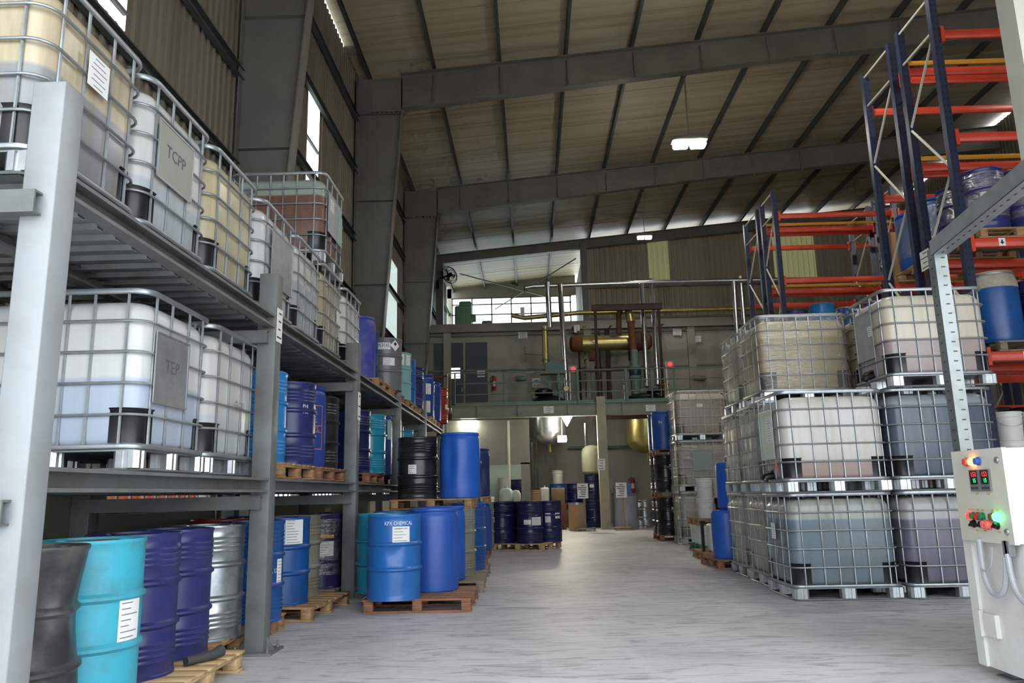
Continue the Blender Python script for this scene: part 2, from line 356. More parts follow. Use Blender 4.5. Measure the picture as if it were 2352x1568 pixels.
def drum(kind, m, x, y, z, label, labels=(), texts=(), dents=None, n=36, cat='drum', group=None, name=None, lidm=None, film=False, scale=1.0, tilt=None, dust=False):
    """kinds: ribbed, plain (steel, with rolling hoops), plastic, open (clamp ring lid), small"""
    nm = name or {'ribbed': 'steel_drum', 'plain': 'steel_drum', 'plastic': 'plastic_drum', 'open': 'open_head_drum', 'small': 'small_plastic_drum'}[kind]
    t = thing(nm, label, cat, (x, y, z), 0, group or {'ribbed': 'steel drums ', 'plain': 'steel drums ', 'plastic': 'plastic drums ', 'open': 'open-head drums ', 'small': 'blue barrels '}[kind]+place_of(x, y, z))
    if scale != 1.0: t.scale = (scale,)*3 if not isinstance(scale, tuple) else scale
    prof = {'ribbed': steel_profile(True), 'plain': steel_profile(False), 'plastic': PLASTIC, 'open': OPENTOP, 'small': SMALLPL}[kind]
    if dents: body = MB().lathe(resample(prof), 64, fn=dent_fn(dents)).mesh('dented', 40)
    else: body = cached(('drum', kind, n), lambda: MB().lathe(resample(prof, .2), n), 35)
    mm = 'drum_'+m; obj('body', body, mm, t)
    lm = ('drum_'+lidm) if lidm else mm
    if kind in ('ribbed', 'plain'):
        H = SH; obj('lid', cached(('lid', n), lambda: MB().lathe([(.277, .86), (.262, .866), (.25, .862), (0, .862)], n)), 'dust_lid' if dust else lm, t)
        bl = [(.18, .03), (-.19, .02)]
        for bx, by in bl: obj('bung', cached(('bung',), lambda: MB().lathe([(0, -.01), (.036, -.01), (.036, .012), (.028, .014), (.026, .006), (0, .006)], 12)), lm, t, (bx, by, .864))
        R = .2855
    elif kind == 'plastic':
        obj('lid', cached(('plid', n), lambda: MB().lathe([(.249, .905), (.24, .897), (.1, .903), (0, .903)], n)), lm, t)
        for bx in (.16, -.16): obj('bung', cached(('pbung',), lambda: MB().lathe([(0, -.01), (.042, -.01), (.042, .016), (.034, .018), (.03, .008), (0, .008)], 12)), lm, t, (bx, .02, .9))
        R = .294
    elif kind == 'open':
        obj('lid', cached(('olid', n), lambda: MB().lathe([(.262, .885), (.262, .9), (.255, .915), (.24, .91), (.1, .915), (0, .915)], n)), lm, t)
        obj('clamp_ring', cached(('oring', n), lambda: MB().lathe([(.255, .87), (.27, .872), (.274, .886), (.27, .9), (.255, .902)], n)), 'galv_dull', t); R = .293
    else:
        obj('handle', cached(('hnd',), lambda: MB().tube([(-.08, 0, .71), (-.07, 0, .735), (.07, 0, .735), (.08, 0, .71)], .012, 6)), mm, t)
        for bx in (.15, -.15): obj('bung', cached(('sbung',), lambda: MB().lathe([(0, -.01), (.035, -.01), (.035, .02), (0, .02)], 12)), mm, t, (0, bx, .712))
        R = .234
    a0 = math.atan2(-y, -x)
    for (off, zz, w, h, *mk) in labels:
        lb = obj('label', MB().cpatch(R+.002, w, h, zz, a0+math.radians(off)), mk[0] if mk else 'paper', t)
        rnd = random.Random(int(zz*1000)+int(w*1000)); pr = MB()
        rows = max(2, int(h/.028))
        for i in range(rows):
            ww = w*rnd.uniform(.25, .78); zz2 = zz+h/2-.022-(h-.04)*i/max(1, rows-1)
            pr.cpatch(R+.0038, ww, min(.0055, h*.05), zz2, a0+math.radians(off)+(-w/2+ww/2+.015)/R, 4, .0006)
        obj('print', pr, 'print_grey', lb)
    for (s, size, off, zz, mk, sq) in texts:
        tx = MB(); curved_text(tx, s, size, R+.003, zz, a0+math.radians(off), sq); obj('lettering', tx, mk, t)
    if film: film_wrap(t, R+.008, .16, SH-.06)
    return t
mat('dust_lid', '#7f7a70', .8, dirt='#4c4a45', dscale=6, damt=.6)
def film_wrap(t, R, z0, z1):
    def mk():
        prof = [(R+.004*math.sin(i*2.3), z0+(z1-z0)*i/14) for i in range(15)]
        return MB().lathe(prof, 40, fn=lambda a, z: .004*math.sin(a*13+z*40))
    obj('stretch_film', cached(('film', R, z0, z1), mk, 80), 'film', t)

# ---------------- wooden pallets ----------------
def pallet(x, y, z, label, rz=0.0, w=1.1, d=1.1, m='wood', h=.14, group=None, name='wooden_pallet', nb=7, cat='pallet'):
    """boards run along x on three stringers; nine blocks; three skids below"""
    t = thing(name, label, cat, (x, y, z), rz, group or 'wooden pallets '+place_of(x, y, z)); tb = .02
    r = random.Random(int(x*100)+int(y*70)+int(z*50))
    bw = d/nb*.82
    for i in range(nb):
        yy = -d/2+bw/2+(d-bw)*i/(nb-1)
        obj('top_board', bevel_box((w, bw, tb), .002), m, t, (r.uniform(-.006, .006), yy, h-tb/2), (0, 0, r.uniform(-.006, .006)))
    for xx in (-w/2+.06, 0, w/2-.06):
        obj('stringer_board', bevel_box((.1, d, tb), .002), m, t, (xx, 0, h-tb*1.5))
        for yy in (-d/2+.06, 0, d/2-.06):
            obj('block', bevel_box((.1, .12, h-3*tb), .004), m, t, (xx, yy, tb+(h-3*tb)/2))
    for yy in (-d/2+.06, 0, d/2-.06):
        obj('skid_board', bevel_box((w, .1, tb), .002), m, t, (0, yy, tb/2))
    return t

# ---------------- intermediate bulk containers ----------------
LX, LY = 1.2, 1.0
BARS_X = (-.46, -.245, -.08, .08, .245, .46); BARS_Y = (-.35, -.13, .13, .35)
RINGS = (.347, .544, .741, .938)
def ibc_bottle():
    mb = MB(); lev = [(.15, .05, .1), (.165, .012, .11), (.2, 0, .13), (.55, -.004, .13), (.9, 0, .13), (1.0, .004, .13), (1.04, .02, .13), (1.07, .05, .12), (1.085, .1, .1)]
    N = None; rows = []
    for z, ins, r in lev:
        pts = rounded_rect(LX-.065-2*ins, LY-.065-2*ins, max(r, .04), 6); N = len(pts)
        rows.append([(p[0], p[1], z-(.02*max(0, 1-abs(p[0])/.18) if z > 1.03 else 0)) for p in pts])
    v = [p for q in rows for p in q]; f = []
    for i in range(len(rows)-1):
        for k in range(N): f.append((i*N+k, i*N+(k+1) % N, (i+1)*N+(k+1) % N, (i+1)*N+k))
    f += [tuple(range(N-1, -1, -1)), tuple((len(rows)-1)*N+k for k in range(N))]
    return mb.add(v, f)
def ring(wx, wy, r, rad, n=8, ry=None): return MB().tube([(p[0], p[1], 0) for p in rounded_rect(wx, wy, rad, 5)], r, n, True, ry)
def guard():
    mb = MB(); R = .13; pts = []
    arc = [(.155, -.13), (.13, -.13)] ; v = []
    path = [(0.0, .13), (.02, .13)]+[(.02+.13*math.sin(PI/2*i/6)-.02+.0, .13*math.cos(PI/2*i/6)) for i in range(7)]
    path = [(-.05, .13)]+[(.13*math.sin(PI/2*i/6), .13*math.cos(PI/2*i/6)) for i in range(7)]+[(.13, -.05)]
    f = []
    for i, (a, b) in enumerate(path):
        flare = .012 if i in (0, len(path)-1) else 0.0
        for zz, o in ((.0, 0), (.2, .0), (.215, .012), (.0, -.008), (.2, -.008)):
            s = 1+o/.13; v.append((a*s, b*s, zz))
    n = len(path)
    for i in range(n-1):
        o = i*5; p = o+5
        f += [(o, o+1, p+1, p), (o+1, o+2, p+2, p+1), (o+3, p+3, p+4, o+4), (o, p, p+3, o+3), (o+2, o+4, p+4, p+2)]
    return mb.add(v, f)
def foot(w=.16, d=.13, h=.105):
    mb = MB(); pts = []
    for cx, cy, sx, sy in ((w/2, d/2, 1, 1), (-w/2, d/2, -1, 1), (-w/2, -d/2, -1, -1), (w/2, -d/2, 1, -1)): pass
    c = .025; o = [(-w/2+c, -d/2), (-.02, -d/2), (-.012, -d/2+.012), (.012, -d/2+.012), (.02, -d/2), (w/2-c, -d/2), (w/2, -d/2+c), (w/2, -.015), (w/2-.012, -.008), (w/2-.012, .008), (w/2, .015), (w/2, d/2-c), (w/2-c, d/2), (-w/2+c, d/2), (-w/2, d/2-c), (-w/2, -d/2+c)]
    return mb.prism(o, 0, h)
def film_shell():
    mb = MB(); rows = []; N = None; zs = [.13+i*.034 for i in range(31)]
    for z in zs:
        sag = min(abs(z-q) for q in (.15,)+RINGS+(1.135,))
        ins = min(.022, sag*.3)
        pts = rounded_rect(LX+.02-2*ins, LY+.02-2*ins, .1, 5); N = len(pts)
        row = []
        for p in pts:
            d = noise.noise(Vector((p[0]*5, p[1]*5, z*9)))*.011
            row.append((p[0]*(1+d), p[1]*(1+d), z))
        rows.append(row)
    v = [p for q in rows for p in q]; f = []
    for i in range(len(rows)-1):
        for k in range(N): f.append((i*N+k, i*N+(k+1) % N, (i+1)*N+(k+1) % N, (i+1)*N+k))
    return mb.add(v, f)
def ibc(x, y, z, label, top, low=None, level=0.0, face=1, plate=None, film=False, cap='#b01f1f', damt=.3, group=None, rz=0.0, valve=False, dirt='#8c8268', plate_z=.64, plate_y=-.1, cage='galv', paper=None, name='bulk_container'):
    """1200 x 1000 x 1150 caged tank; face +1/-1 is the x side that carries plate and valve"""
    t = thing(name, label, 'container', (x, y, z), rz, group or ('film-wrapped bulk tanks ' if film else 'bulk tanks ')+place_of(x, y, z))
    obj('bottle', cached(('ibc_bottle',), ibc_bottle, 50), liquid_mat('bottle_plastic', top, low or top, level, dirt, damt), t)
    obj('fill_cap', cached(('ibc_cap',), lambda: MB().lathe([(0, 0), (.09, 0), (.09, .03), (.08, .036), (0, .036)], 20)), mat('cap_'+cap, cap, .4), t, (0, 0, 1.055))
    for zz in RINGS: obj('cage_ring', cached(('ibc_ring',), lambda: ring(LX-.02, LY-.02, .009, .12)), cage, t, (0, 0, zz))
    obj('top_rail', cached(('ibc_top',), lambda: ring(LX-.02, LY-.02, .012, .12, 8, .02)), cage, t, (0, 0, 1.13))
    obj('bottom_rail', cached(('ibc_bot',), lambda: ring(LX-.01, LY-.01, .012, .12, 8, .016)), cage, t, (0, 0, .15))
    bar = cached(('ibc_bar',), lambda: MB().tube([(0, 0, .15), (0, 0, .33), (0, 0, .347), (0, 0, .364), (0, 0, .53), (0, 0, .544), (0, 0, .56), (0, 0, .725), (0, 0, .741), (0, 0, .757), (0, 0, .922), (0, 0, .938), (0, 0, .954), (0, 0, 1.13)], [.01, .009, .0055, .009, .009, .0055, .009, .009, .0055, .009, .009, .0055, .009, .01], 6, caps=False))
    for s in (-1, 1):
        for bx in BARS_X: obj('cage_bar', bar, cage, t, (bx, s*(LY/2-.022), 0))
        for by in BARS_Y: obj('cage_bar', bar, cage, t, (s*(LX/2-.022), by, 0))
    for sx in (-1, 1):
        for sy in (-1, 1):
            a = {(1, 1): 0, (-1, 1): PI/2, (-1, -1): PI, (1, -1): -PI/2}[(sx, sy)]
            obj('corner_guard', cached(('ibc_guard',), guard), 'black_plastic', t, (sx*(LX/2-.16), sy*(LY/2-.16), .175), (0, 0, a))
            obj('pallet_foot', cached(('ibc_foot',), foot), 'galv_bright', t, (sx*(LX/2-.085), sy*(LY/2-.07), .02))
    for sy in (-1, 1): obj('pallet_foot', cached(('ibc_foot',), foot), 'galv_bright', t, (0, sy*(LY/2-.07), .02))
    for sx in (-1, 1): obj('pallet_foot', cached(('ibc_foot',), foot), 'galv_bright', t, (sx*(LX/2-.085), 0, .02))
    obj('pallet_skid', cached(('ibc_skid',), lambda: ring(LX-.04, LY-.04, .018, .08, 8, .011)), 'galv_dull', t, (0, 0, .011))
    obj('pallet_deck', cached(('ibc_deck',), lambda: MB().prism(rounded_rect(LX-.03, LY-.03, .1, 4), .122, .14)), 'galv_dull', t)
    X = face*(LX/2+.002)
    if valve:
        v = MB().tube([(face*(LX/2-.1), 0, .2), (face*(LX/2+.0), 0, .2), (face*(LX/2+.06), 0, .19), (face*(LX/2+.08), 0, .15)], .045, 10)
        vo = obj('valve', v, 'black_plastic', t); obj('valve_lever', MB().box((face*(LX/2-.01), .06, .255), (.03, .2, .022)), 'black_plastic', vo)
    if plate:
        w, h, m2, tx = plate
        p = obj('label_plate', MB().box((X, plate_y, plate_z), (.006, w, h)), m2, t)
        fr = MB()
        for dy, dz, a, b in ((0, h/2, w, .012), (0, -h/2, w, .012), (w/2, 0, .012, h), (-w/2, 0, .012, h)): fr.box((X+face*.003, plate_y+dy, plate_z+dz), (.008, a, b))
        obj('plate_frame', fr, cage, p)
        if tx:
            mb = MB(); flat_text(mb, tx, .12, (X+face*.0045, plate_y, plate_z+.02), (0, face, .0), (0, 0, 1)); obj('marker_writing', mb, 'marker', p)
    for (fx, off, pz, w, h, mk) in (paper or ()):
        mb = MB()
        if fx == 'x': mb.box((X+face*.0055, off, pz), (.002, w, h))
        else: mb.box((off, -LY/2+.0155, pz), (w, .002, h))
        lb = obj('paper_label', mb, mk, t); pr = MB(); k = max(2, int(h/.03))
        for i in range(k):
            zz = pz+h/2-.02-(h-.04)*i/max(1, k-1); ww = w*(.45+.4*((i*7) % 5)/5)
            if fx == 'x': pr.box((X+face*.0068, off, zz), (.001, ww, .005))
            else: pr.box((off, -LY/2+.0138, zz), (ww, .001, .006))
        obj('print', pr, 'print_grey', lb)
    if film: obj('stretch_film', cached(('film_shell',), film_shell, 80), 'film', t)
    return t

# ---------------- pails, cans, signs ----------------
def pail(x, y, z, label, m='white_paint', h=.37, r=.15, cat='bucket', group=None, lid=True, name='lidded_pail', lidm=None):
    t = thing(name, label, cat, (x, y, z), 0, group or 'pails '+place_of(x, y, z))
    obj('body', cached(('pail', h, r), lambda: MB().lathe([(0, .004), (r*.86, .004), (r*.88, 0), (r*.9, .01), (r*.985, h*.8), (r*1.04, h*.81), (r*1.04, h*.84), (r*.99, h*.85), (r, h*.96), (r*.97, h*.96)], 24)), m, t)
    if lid: obj('lid', cached(('pail_lid', h, r), lambda: MB().lathe([(r*1.0, h*.93), (r*1.05, h*.935), (r*1.05, h*.985), (r*1.0, h), (r*.93, h), (r*.92, h*.98), (0, h*.98)], 24)), lidm or m, t)
    a = random.uniform(-.4, .4)-PI/2
    obj('handle', cached(('pail_handle', h, r), lambda: MB().tube([(r*1.03*math.cos(q), r*1.06*math.sin(q), h*.82-.16*math.sin(q)*.8) for q in [PI*i/10 for i in range(11)]], .003, 5)), 'galv', t, (0, 0, 0), (0, 0, a-PI/2))
    return t
def paper_sheet(name, label, at, w, h, lines=5, nrm='-y', m='paper', cat='notice', group=None, tilt=0.0, parent=None):
    """thin printed sheet facing -y or +x or -x, with text rows"""
    mb = MB().box((0, 0, 0), (w, .003, h)); pr = MB(); r = random.Random(int(at[0]*99)+int(at[2]*77))
    for i in range(lines):
        zz = h*.36-h*.72*i/max(1, lines-1); ww = w*r.uniform(.35, .8); pr.box((r.uniform(-.06, .06)*w, -.0022, zz), (ww, .0012, h*.045))
    rz = {'-y': 0, '+x': PI/2, '-x': -PI/2}[nrm]
    o = obj(name, mb, m, parent, at, (0, tilt, rz)); obj('print', pr, 'print', o)
    if label: tag(o, label, cat, group)
    return o
# ---------------- the hall ----------------
XL, XR, YF, YB = -4.6, 18.0, 42.5, .9
ROOF0, SLOPE = 12.75, .085
def roof_z(x): return ROOF0+SLOPE*(x+3)
floor = struct('floor', MB().box(((XL+XR)/2, 14, -.1), (XR-XL+.4, 62, .2)), 'floor', label='dusty grey concrete floor with scuffs and pale wheel marks', cat='floor')
jn = MB()
for yy in (5.6, 14.2, 22.8): pass
# roof: outer skin and one sheet per metre, purlins, rafters and columns
ang = math.atan(SLOPE); xm = (XL+XR)/2; LW = (XR-XL)/math.cos(ang)
ceil = struct('ceiling', MB().box((0, 0, 0), (LW, YF-YB+.6, .04)), 'roof', (xm, (YF+YB)/2, roof_z(xm)+.2), (0, -ang, 0), label='beige insulated metal roof rising to the right on dark purlins', cat='ceiling')
sh = MB().box((0, 0, 0), (LW, .975, .03)).mesh('roof_sheet')
for i in range(int(YF-YB)):
    obj('roof_sheet', sh, 'roof', ceil, (0, -(YF-YB)/2+.5+i, -.04-(.008 if i % 2 else 0)))
def c_section(L, h=.2, w=.075, t=.008):
    o = [(-w/2, -h/2), (w/2, -h/2), (w/2, -h/2+.02), (w/2-t, -h/2+.02), (w/2-t, -h/2+t), (-w/2+t, -h/2+t), (-w/2+t, h/2-t), (w/2-t, h/2-t), (w/2-t, h/2-.02), (w/2, h/2-.02), (w/2, h/2), (-w/2, h/2)]
    return MB().prism(o, -L/2, L/2)
pm = c_section(YF-YB).mesh('purlin')
for i in range(12):
    x = -4.25+i*1.83
    obj('purlin', pm, 'purlin', ceil, ((x-xm)/math.cos(ang), 0, -.16), (PI/2, 0, 0))
def i_rafter(name, y, x0, x1, d0, d1, parent, m='steel_dark'):
    """I-section rafter following the roof; depth d0 at x0 tapering to d1 at x1"""
    mb = MB()
    def slab(pts, yc, w): # pts quad in xz
        v = [(p[0], yc-w/2, p[1]) for p in pts]+[(p[0], yc+w/2, p[1]) for p in pts]
        mb.add(v, [(0, 1, 2, 3), (7, 6, 5, 4), (0, 4, 5, 1), (1, 5, 6, 2), (2, 6, 7, 3), (3, 7, 4, 0)])
    zt = lambda x: roof_z(x)-.17
    a, b, c, d = (x0, zt(x0)-d0), (x1, zt(x1)-d1), (x1, zt(x1)), (x0, zt(x0))
    slab([a, b, c, d], y, .016)
    slab([(a[0], a[1]), (b[0], b[1]), (b[0], b[1]+.02), (a[0], a[1]+.02)], y, .26)
    slab([(d[0], d[1]-.02), (c[0], c[1]-.02), c, d], y, .26)
    return obj(name, mb, m, parent)
def frame(y, label, depth=1.05):
    t = thing('portal_frame', label, 'frame', (0, 0, 0)); t['kind'] = 'structure'
    zk = roof_z(-4.0)-.2-depth
    # column web between outer flange (vertical) and inner flange (tapering towards the floor)
    xo = XL+.12; xi_b, xi_t = -4.12, -3.27
    mb = MB()
    def slab(pts, yc, w):
        v = [(p[0], yc-w/2, p[1]) for p in pts]+[(p[0], yc+w/2, p[1]) for p in pts]
        mb.add(v, [(0, 1, 2, 3), (7, 6, 5, 4), (0, 4, 5, 1), (1, 5, 6, 2), (2, 6, 7, 3), (3, 7, 4, 0)])
    zt = roof_z(-4.2)-.18
    slab([(xo, 0), (xi_b, 0), (xi_t, zk), (xo, zk)], y, .016)
    slab([(xo, zk), (xi_t, zk), (xi_t, zt), (xo, zt)], y, .016)
    slab([(xi_b, 0), (xi_b+.024, 0), (xi_t+.024, zk), (xi_t, zk)], y, .28)
    slab([(xo-.02, 0), (xo, 0), (xo, zt), (xo-.02, zt)], y, .28)
    obj('column', mb, 'steel_dark', t)
    st = MB()
    for z in (2.2, 4.2, 6.6, 8.9, zk-.02):
        xi = xi_b+(xi_t-xi_b)*z/zk; st.box(((xo+xi)/2, y, z), (xi-xo, .2, .014))
    obj('stiffener', st, 'steel_dark', t)
    ep = MB().box((-3.62, y, zk+.03), (.95, .24, .03))
    for i in range(7):
        for s in (-1, 1): ep.box((-4.0+i*.13, y+s*.08, zk+.0), (.035, .035, .06))
    obj('knee_plate', ep, 'steel_dark', t)
    i_rafter('rafter', y, -3.3, 7.0, depth, .82, t)
    i_rafter('rafter', y, 7.0, XR-.1, .82, .9, t)
    for x in (-2.4, -.57, 1.26, 3.09, 4.92, 6.75, 8.6, 10.4):
        obj('fly_brace', MB().tube([(x, y-.05, roof_z(x)-.3), (x+.02, y-.14, roof_z(x)-depth-.05)], .025, 6), 'steel_dark', t)
    return t
frame(11.1, 'nearest dark steel portal frame, rafter out of view above the stacked containers')
frame(19.1, 'dark steel portal frame carrying the bright hanging lamp')
frame(27.1, 'dark steel portal frame just this side of the mezzanine pipework')
t = thing('portal_frame', 'farthest and slimmest dark rafter in front of the far corrugated wall', 'frame'); t['kind'] = 'structure'
i_rafter('rafter', 35.1, -4.3, XR-.1, .45, .5, t)
obj('column', MB().box((-4.15, 35.1, 6.1), (.35, .3, 12.1)), 'steel_dark', t)
obj('column', MB().box((2.75, 35.0, 10.2), (.3, .3, 5.2)), 'steel_dark', t)
for a, b in (((-3.2, 35.3, 11.6), (1.2, 41.5, 11.9)), ((2.4, 35.3, 12.2), (-1.8, 41.5, 11.3))):
    obj('brace_rod', MB().tube([a, b], .03, 6), 'steel_dark', t)

# left wall: low masonry with openings, sheeting above
def corrugated(w, h, pitch=.2, dep=.035, t=.006):
    """sheet in local xz, ribs towards -y"""
    o = []; n = int(round(w/pitch))
    for i in range(n):
        x = -w/2+i*pitch; o += [(x, 0), (x+pitch*.55, 0), (x+pitch*.65, -dep), (x+pitch*.9, -dep)]
    o.append((w/2, 0)); v = []; f = []
    for x, y in o: v += [(x, y, 0), (x, y, h), (x, y+t, 0), (x, y+t, h)]
    for i in range(len(o)-1):
        a = i*4; b = a+4; f += [(a, b, b+1, a+1), (a+2, a+3, b+3, b+2), (a+1, b+1, b+3, a+3), (a, a+2, b+2, b)]
    return MB().add(v, f)
LOWWIN = [(8.3, 11.0), (13.6, 15.3), (16.2, 18.6), (22.2, 25.2)]
wl = MB().box((XL-.1, (YF+YB)/2, .54), (.2, YF-YB, 1.08)); wl.box((XL-.1, (YF+YB)/2, 1.7), (.2, YF-YB, .5))
edges = [YB]+[v for w in LOWWIN for v in w]+[YF]
for a, b in zip(edges[::2], edges[1::2]): wl.box((XL-.1, (a+b)/2, 1.265), (.2, b-a, .37))
wall_left = struct('wall_left', wl, 'wall_low', label='dark left side wall with corrugated sheeting over a low base', cat='wall')
HOLES = {15: (7.6, 10.0), 7: (6.55, 7.1)}
zt = roof_z(XL)+.26
cs = corrugated(1.0, zt-1.95).mesh('sheet')
for i in range(int(YF-YB)):
    y = YB+.5+i; yi = int(math.floor(y))
    if yi in HOLES:
        z0, z1 = HOLES[yi]
        obj('cladding_sheet', corrugated(1.0, z0-1.95), 'cladding', wall_left, (XL, y, 1.95), (0, 0, PI/2))
        obj('cladding_sheet', corrugated(1.0, zt-z1), 'cladding', wall_left, (XL, y, z1), (0, 0, PI/2))
        w = struct('window_%d' % (5+len([k for k in HOLES if k < yi])), MB().box((XL-.02, y, (z0+z1)/2), (.006, .98, z1-z0)), 'glass', label=('tall bright window slit beside the nearest steel column' if yi == 15 else 'small bright window high up behind the top left container'), cat='window')
        fr = MB()
        for zz in (z0, (z0+z1)/2, z1): fr.box((XL-.02, y, zz), (.05, 1.0, .05))
        obj('window_frame', fr, 'steel_dark', w)
    elif yi in (24, 25):
        obj('cladding_sheet', corrugated(1.0, 4.55), 'cladding', wall_left, (XL, y, 1.95), (0, 0, PI/2))
        obj('translucent_sheet', corrugated(1.0, 2.6), 'translucent_white', wall_left, (XL, y, 6.5), (0, 0, PI/2))
        obj('cladding_sheet', corrugated(1.0, zt-9.1), 'cladding', wall_left, (XL, y, 9.1), (0, 0, PI/2))
    elif yi in (16, 17): obj('cladding_sheet', corrugated(1.0, zt-2.16), 'cladding', wall_left, (XL, y, 1.95), (0, 0, PI/2))
    else: obj('cladding_sheet', cs, 'cladding', wall_left, (XL, y, 1.95), (0, 0, PI/2))
for z in (3.4, 5.2, 6.3, 7.9, 9.8, 11.3):
    obj('girt', c_section(YF-YB, .18, .09), 'purlin', wall_left, (XL+.11, (YF+YB)/2, z), (PI/2, 0, 0))
for k, (a, b) in enumerate(LOWWIN):
    names = ('wide low window behind the front bay of floor drums', 'short low window behind the second bay of floor drums', 'low window strip behind the third bay of drums', 'farthest low window strip behind the left rack')
    w = struct('window_%d' % (k+1), MB().box((XL-.1, (a+b)/2, 1.265), (.006, b-a, .37)), 'glass', label=names[k], cat='window')
    fr = MB()
    for zz in (1.1, 1.43): fr.box((XL-.08, (a+b)/2, zz), (.05, b-a, .04))
    obj('window_frame', fr, 'steel_dark', w)
    n = int((b-a)/.28)
    for i in range(n+1): obj('window_bar', cached(('wbar',), lambda: MB().box((0, 0, 0), (.03, .022, .37))), 'steel_dark', w, (XL-.06, a+(b-a)*i/n, 1.265))
# yard outside with a container
yd = struct('trim_1', MB().box((-14.6, 14, -.12), (19.6, 60, .2)), 'yard', label='pale yard paving outside the left wall', cat='paving')
ct = thing('shipping_container', 'orange red corrugated shipping container outside behind the low windows', 'container', (-9.5, 15.5, 0))
obj('side_wall', corrugated(9.0, 2.5, .25, .05), 'container_orange', ct, (1.2, 0, .05), (0, 0, PI/2))
obj('shell', MB().box((0, 0, 1.3), (2.36, 9.0, 2.5)), 'container_orange', ct)

# front wall behind the camera with the wide entrance the daylight comes through
wfr = struct('wall_front', MB().box((XL+.35, YB, 3.0), (.7, .3, 6.0)).box((13.5, YB, 3.0), (9.0, .3, 6.0)).box(((XL+XR)/2, YB, 9.8), (XR-XL, .3, 7.6)), 'wall_grey', label='front wall around the wide entrance behind the viewer', cat='wall')
# right wall and far walls
wr = struct('wall_right', MB().box((XR+.1, (YF+YB)/2, 1.0), (.2, YF-YB, 2.0)), 'wall_low', label='dim right side wall far behind the pallet racks', cat='wall')
zr = roof_z(XR); cs2 = corrugated(1.0, zr-2.0).mesh('sheet')
for i in range(int(YF-YB)): obj('cladding_sheet', cs2, 'cladding', wr, (XR, YB+.5+i, 2.0), (0, 0, -PI/2))
# solid wall behind the mezzanine with a ledge (upper storey slab) on top
YW = 29.6
wf = struct('wall_far', MB().box(((XL+XR)/2, YW+.1, 3.85), (XR-XL, .2, 7.7)), 'wall_grey', label='drab olive grey rear wall behind the mezzanine', cat='wall')
for x in (-3.2, 2.35, 6.4, 10.6): obj('pilaster', MB().box((x, YW-.06, 3.85), (.3, .14, 7.7)), 'wall_grey', wf)
for z in (5.95, 7.35): obj('wall_rail', MB().box(((XL+XR)/2, YW-.04, z), (XR-XL, .08, .07)), 'steel_dark', wf)
struct('trim_2', MB().box(((XL+XR)/2, (YW+YF)/2+.0, 7.75), (XR-XL, YF-YW, .2)).box(((XL+XR)/2, YW-.1, 7.62), (XR-XL, .22, .3)), 'wall_low', label='dark ledge slab along the top of the rear wall', cat='slab')
# corrugated end wall, right part, standing back on the slab
wg = struct('wall_back', MB().box((10.4, 35.55, 8.0), (15.0, .12, .3)), 'wall_low', label='olive corrugated end wall above the ledge on the right', cat='wall')
TR = {6: (10.95, 13.25), 7: None, 12: (10.8, 12.9), 13: (10.8, 12.9), 14: (10.8, 12.9)}
for i in range(15):
    x = 3.4+i; ztp = roof_z(x)-.05; xi = int(math.floor(x))
    hole = {6: 1, 12: 1, 13: 1}.get(xi)
    if hole:
        z0, z1 = 10.9, min(ztp, 13.3)
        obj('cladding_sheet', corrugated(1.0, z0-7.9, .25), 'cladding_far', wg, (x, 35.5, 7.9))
        obj('translucent_sheet', corrugated(1.0, z1-z0, .25), 'translucent_sheet', wg, (x, 35.5, z0))
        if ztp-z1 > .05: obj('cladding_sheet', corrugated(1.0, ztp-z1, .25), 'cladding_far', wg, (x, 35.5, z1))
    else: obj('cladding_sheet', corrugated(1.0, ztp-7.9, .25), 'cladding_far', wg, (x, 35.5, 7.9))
for z in (9.2, 10.75): obj('girt', MB().box((10.4, 35.38, z), (15, .08, .1)), 'steel_dark', wg)
obj('return_wall', MB().box((2.85, 39.0, 10.2), (.1, 7.0, 5.0)), 'wall_grey', wg)
# far window strip
wn = struct('wall_end', MB().box((-.9, YF+.1, 8.75), (7.4, .2, 2.0)).box((-.9, YF+.1, 12.9), (7.4, .2, 1.3)).box((-4.5, YF+.1, 11), (.3, .2, 7)), 'wall_grey', label='end wall strips above and below the far window band', cat='wall')
w7 = struct('window_8', MB().box((-.9, YF+.1, 11.0), (6.9, .01, 2.55)), 'glass', label='wide overexposed window band at the far end of the hall', cat='window')
for i in range(7): obj('mullion', MB().box((-4.3+i*1.13, YF+.05, 11.0), (.07, .09, 2.5)), 'steel_dark', w7)
for z in (9.78, 10.7, 11.25, 11.85, 12.22): obj('transom', MB().box((-.9, YF+.05, z), (6.9, .09, .06)), 'steel_dark', w7)
# beige door column at the right edge
t = tag(obj('door_column', MB().box((4.3, 6.0, 4.0), (.22, .22, 8.0)), 'cream_paint'), 'pale beige steel post cut off at the upper right edge', 'post')
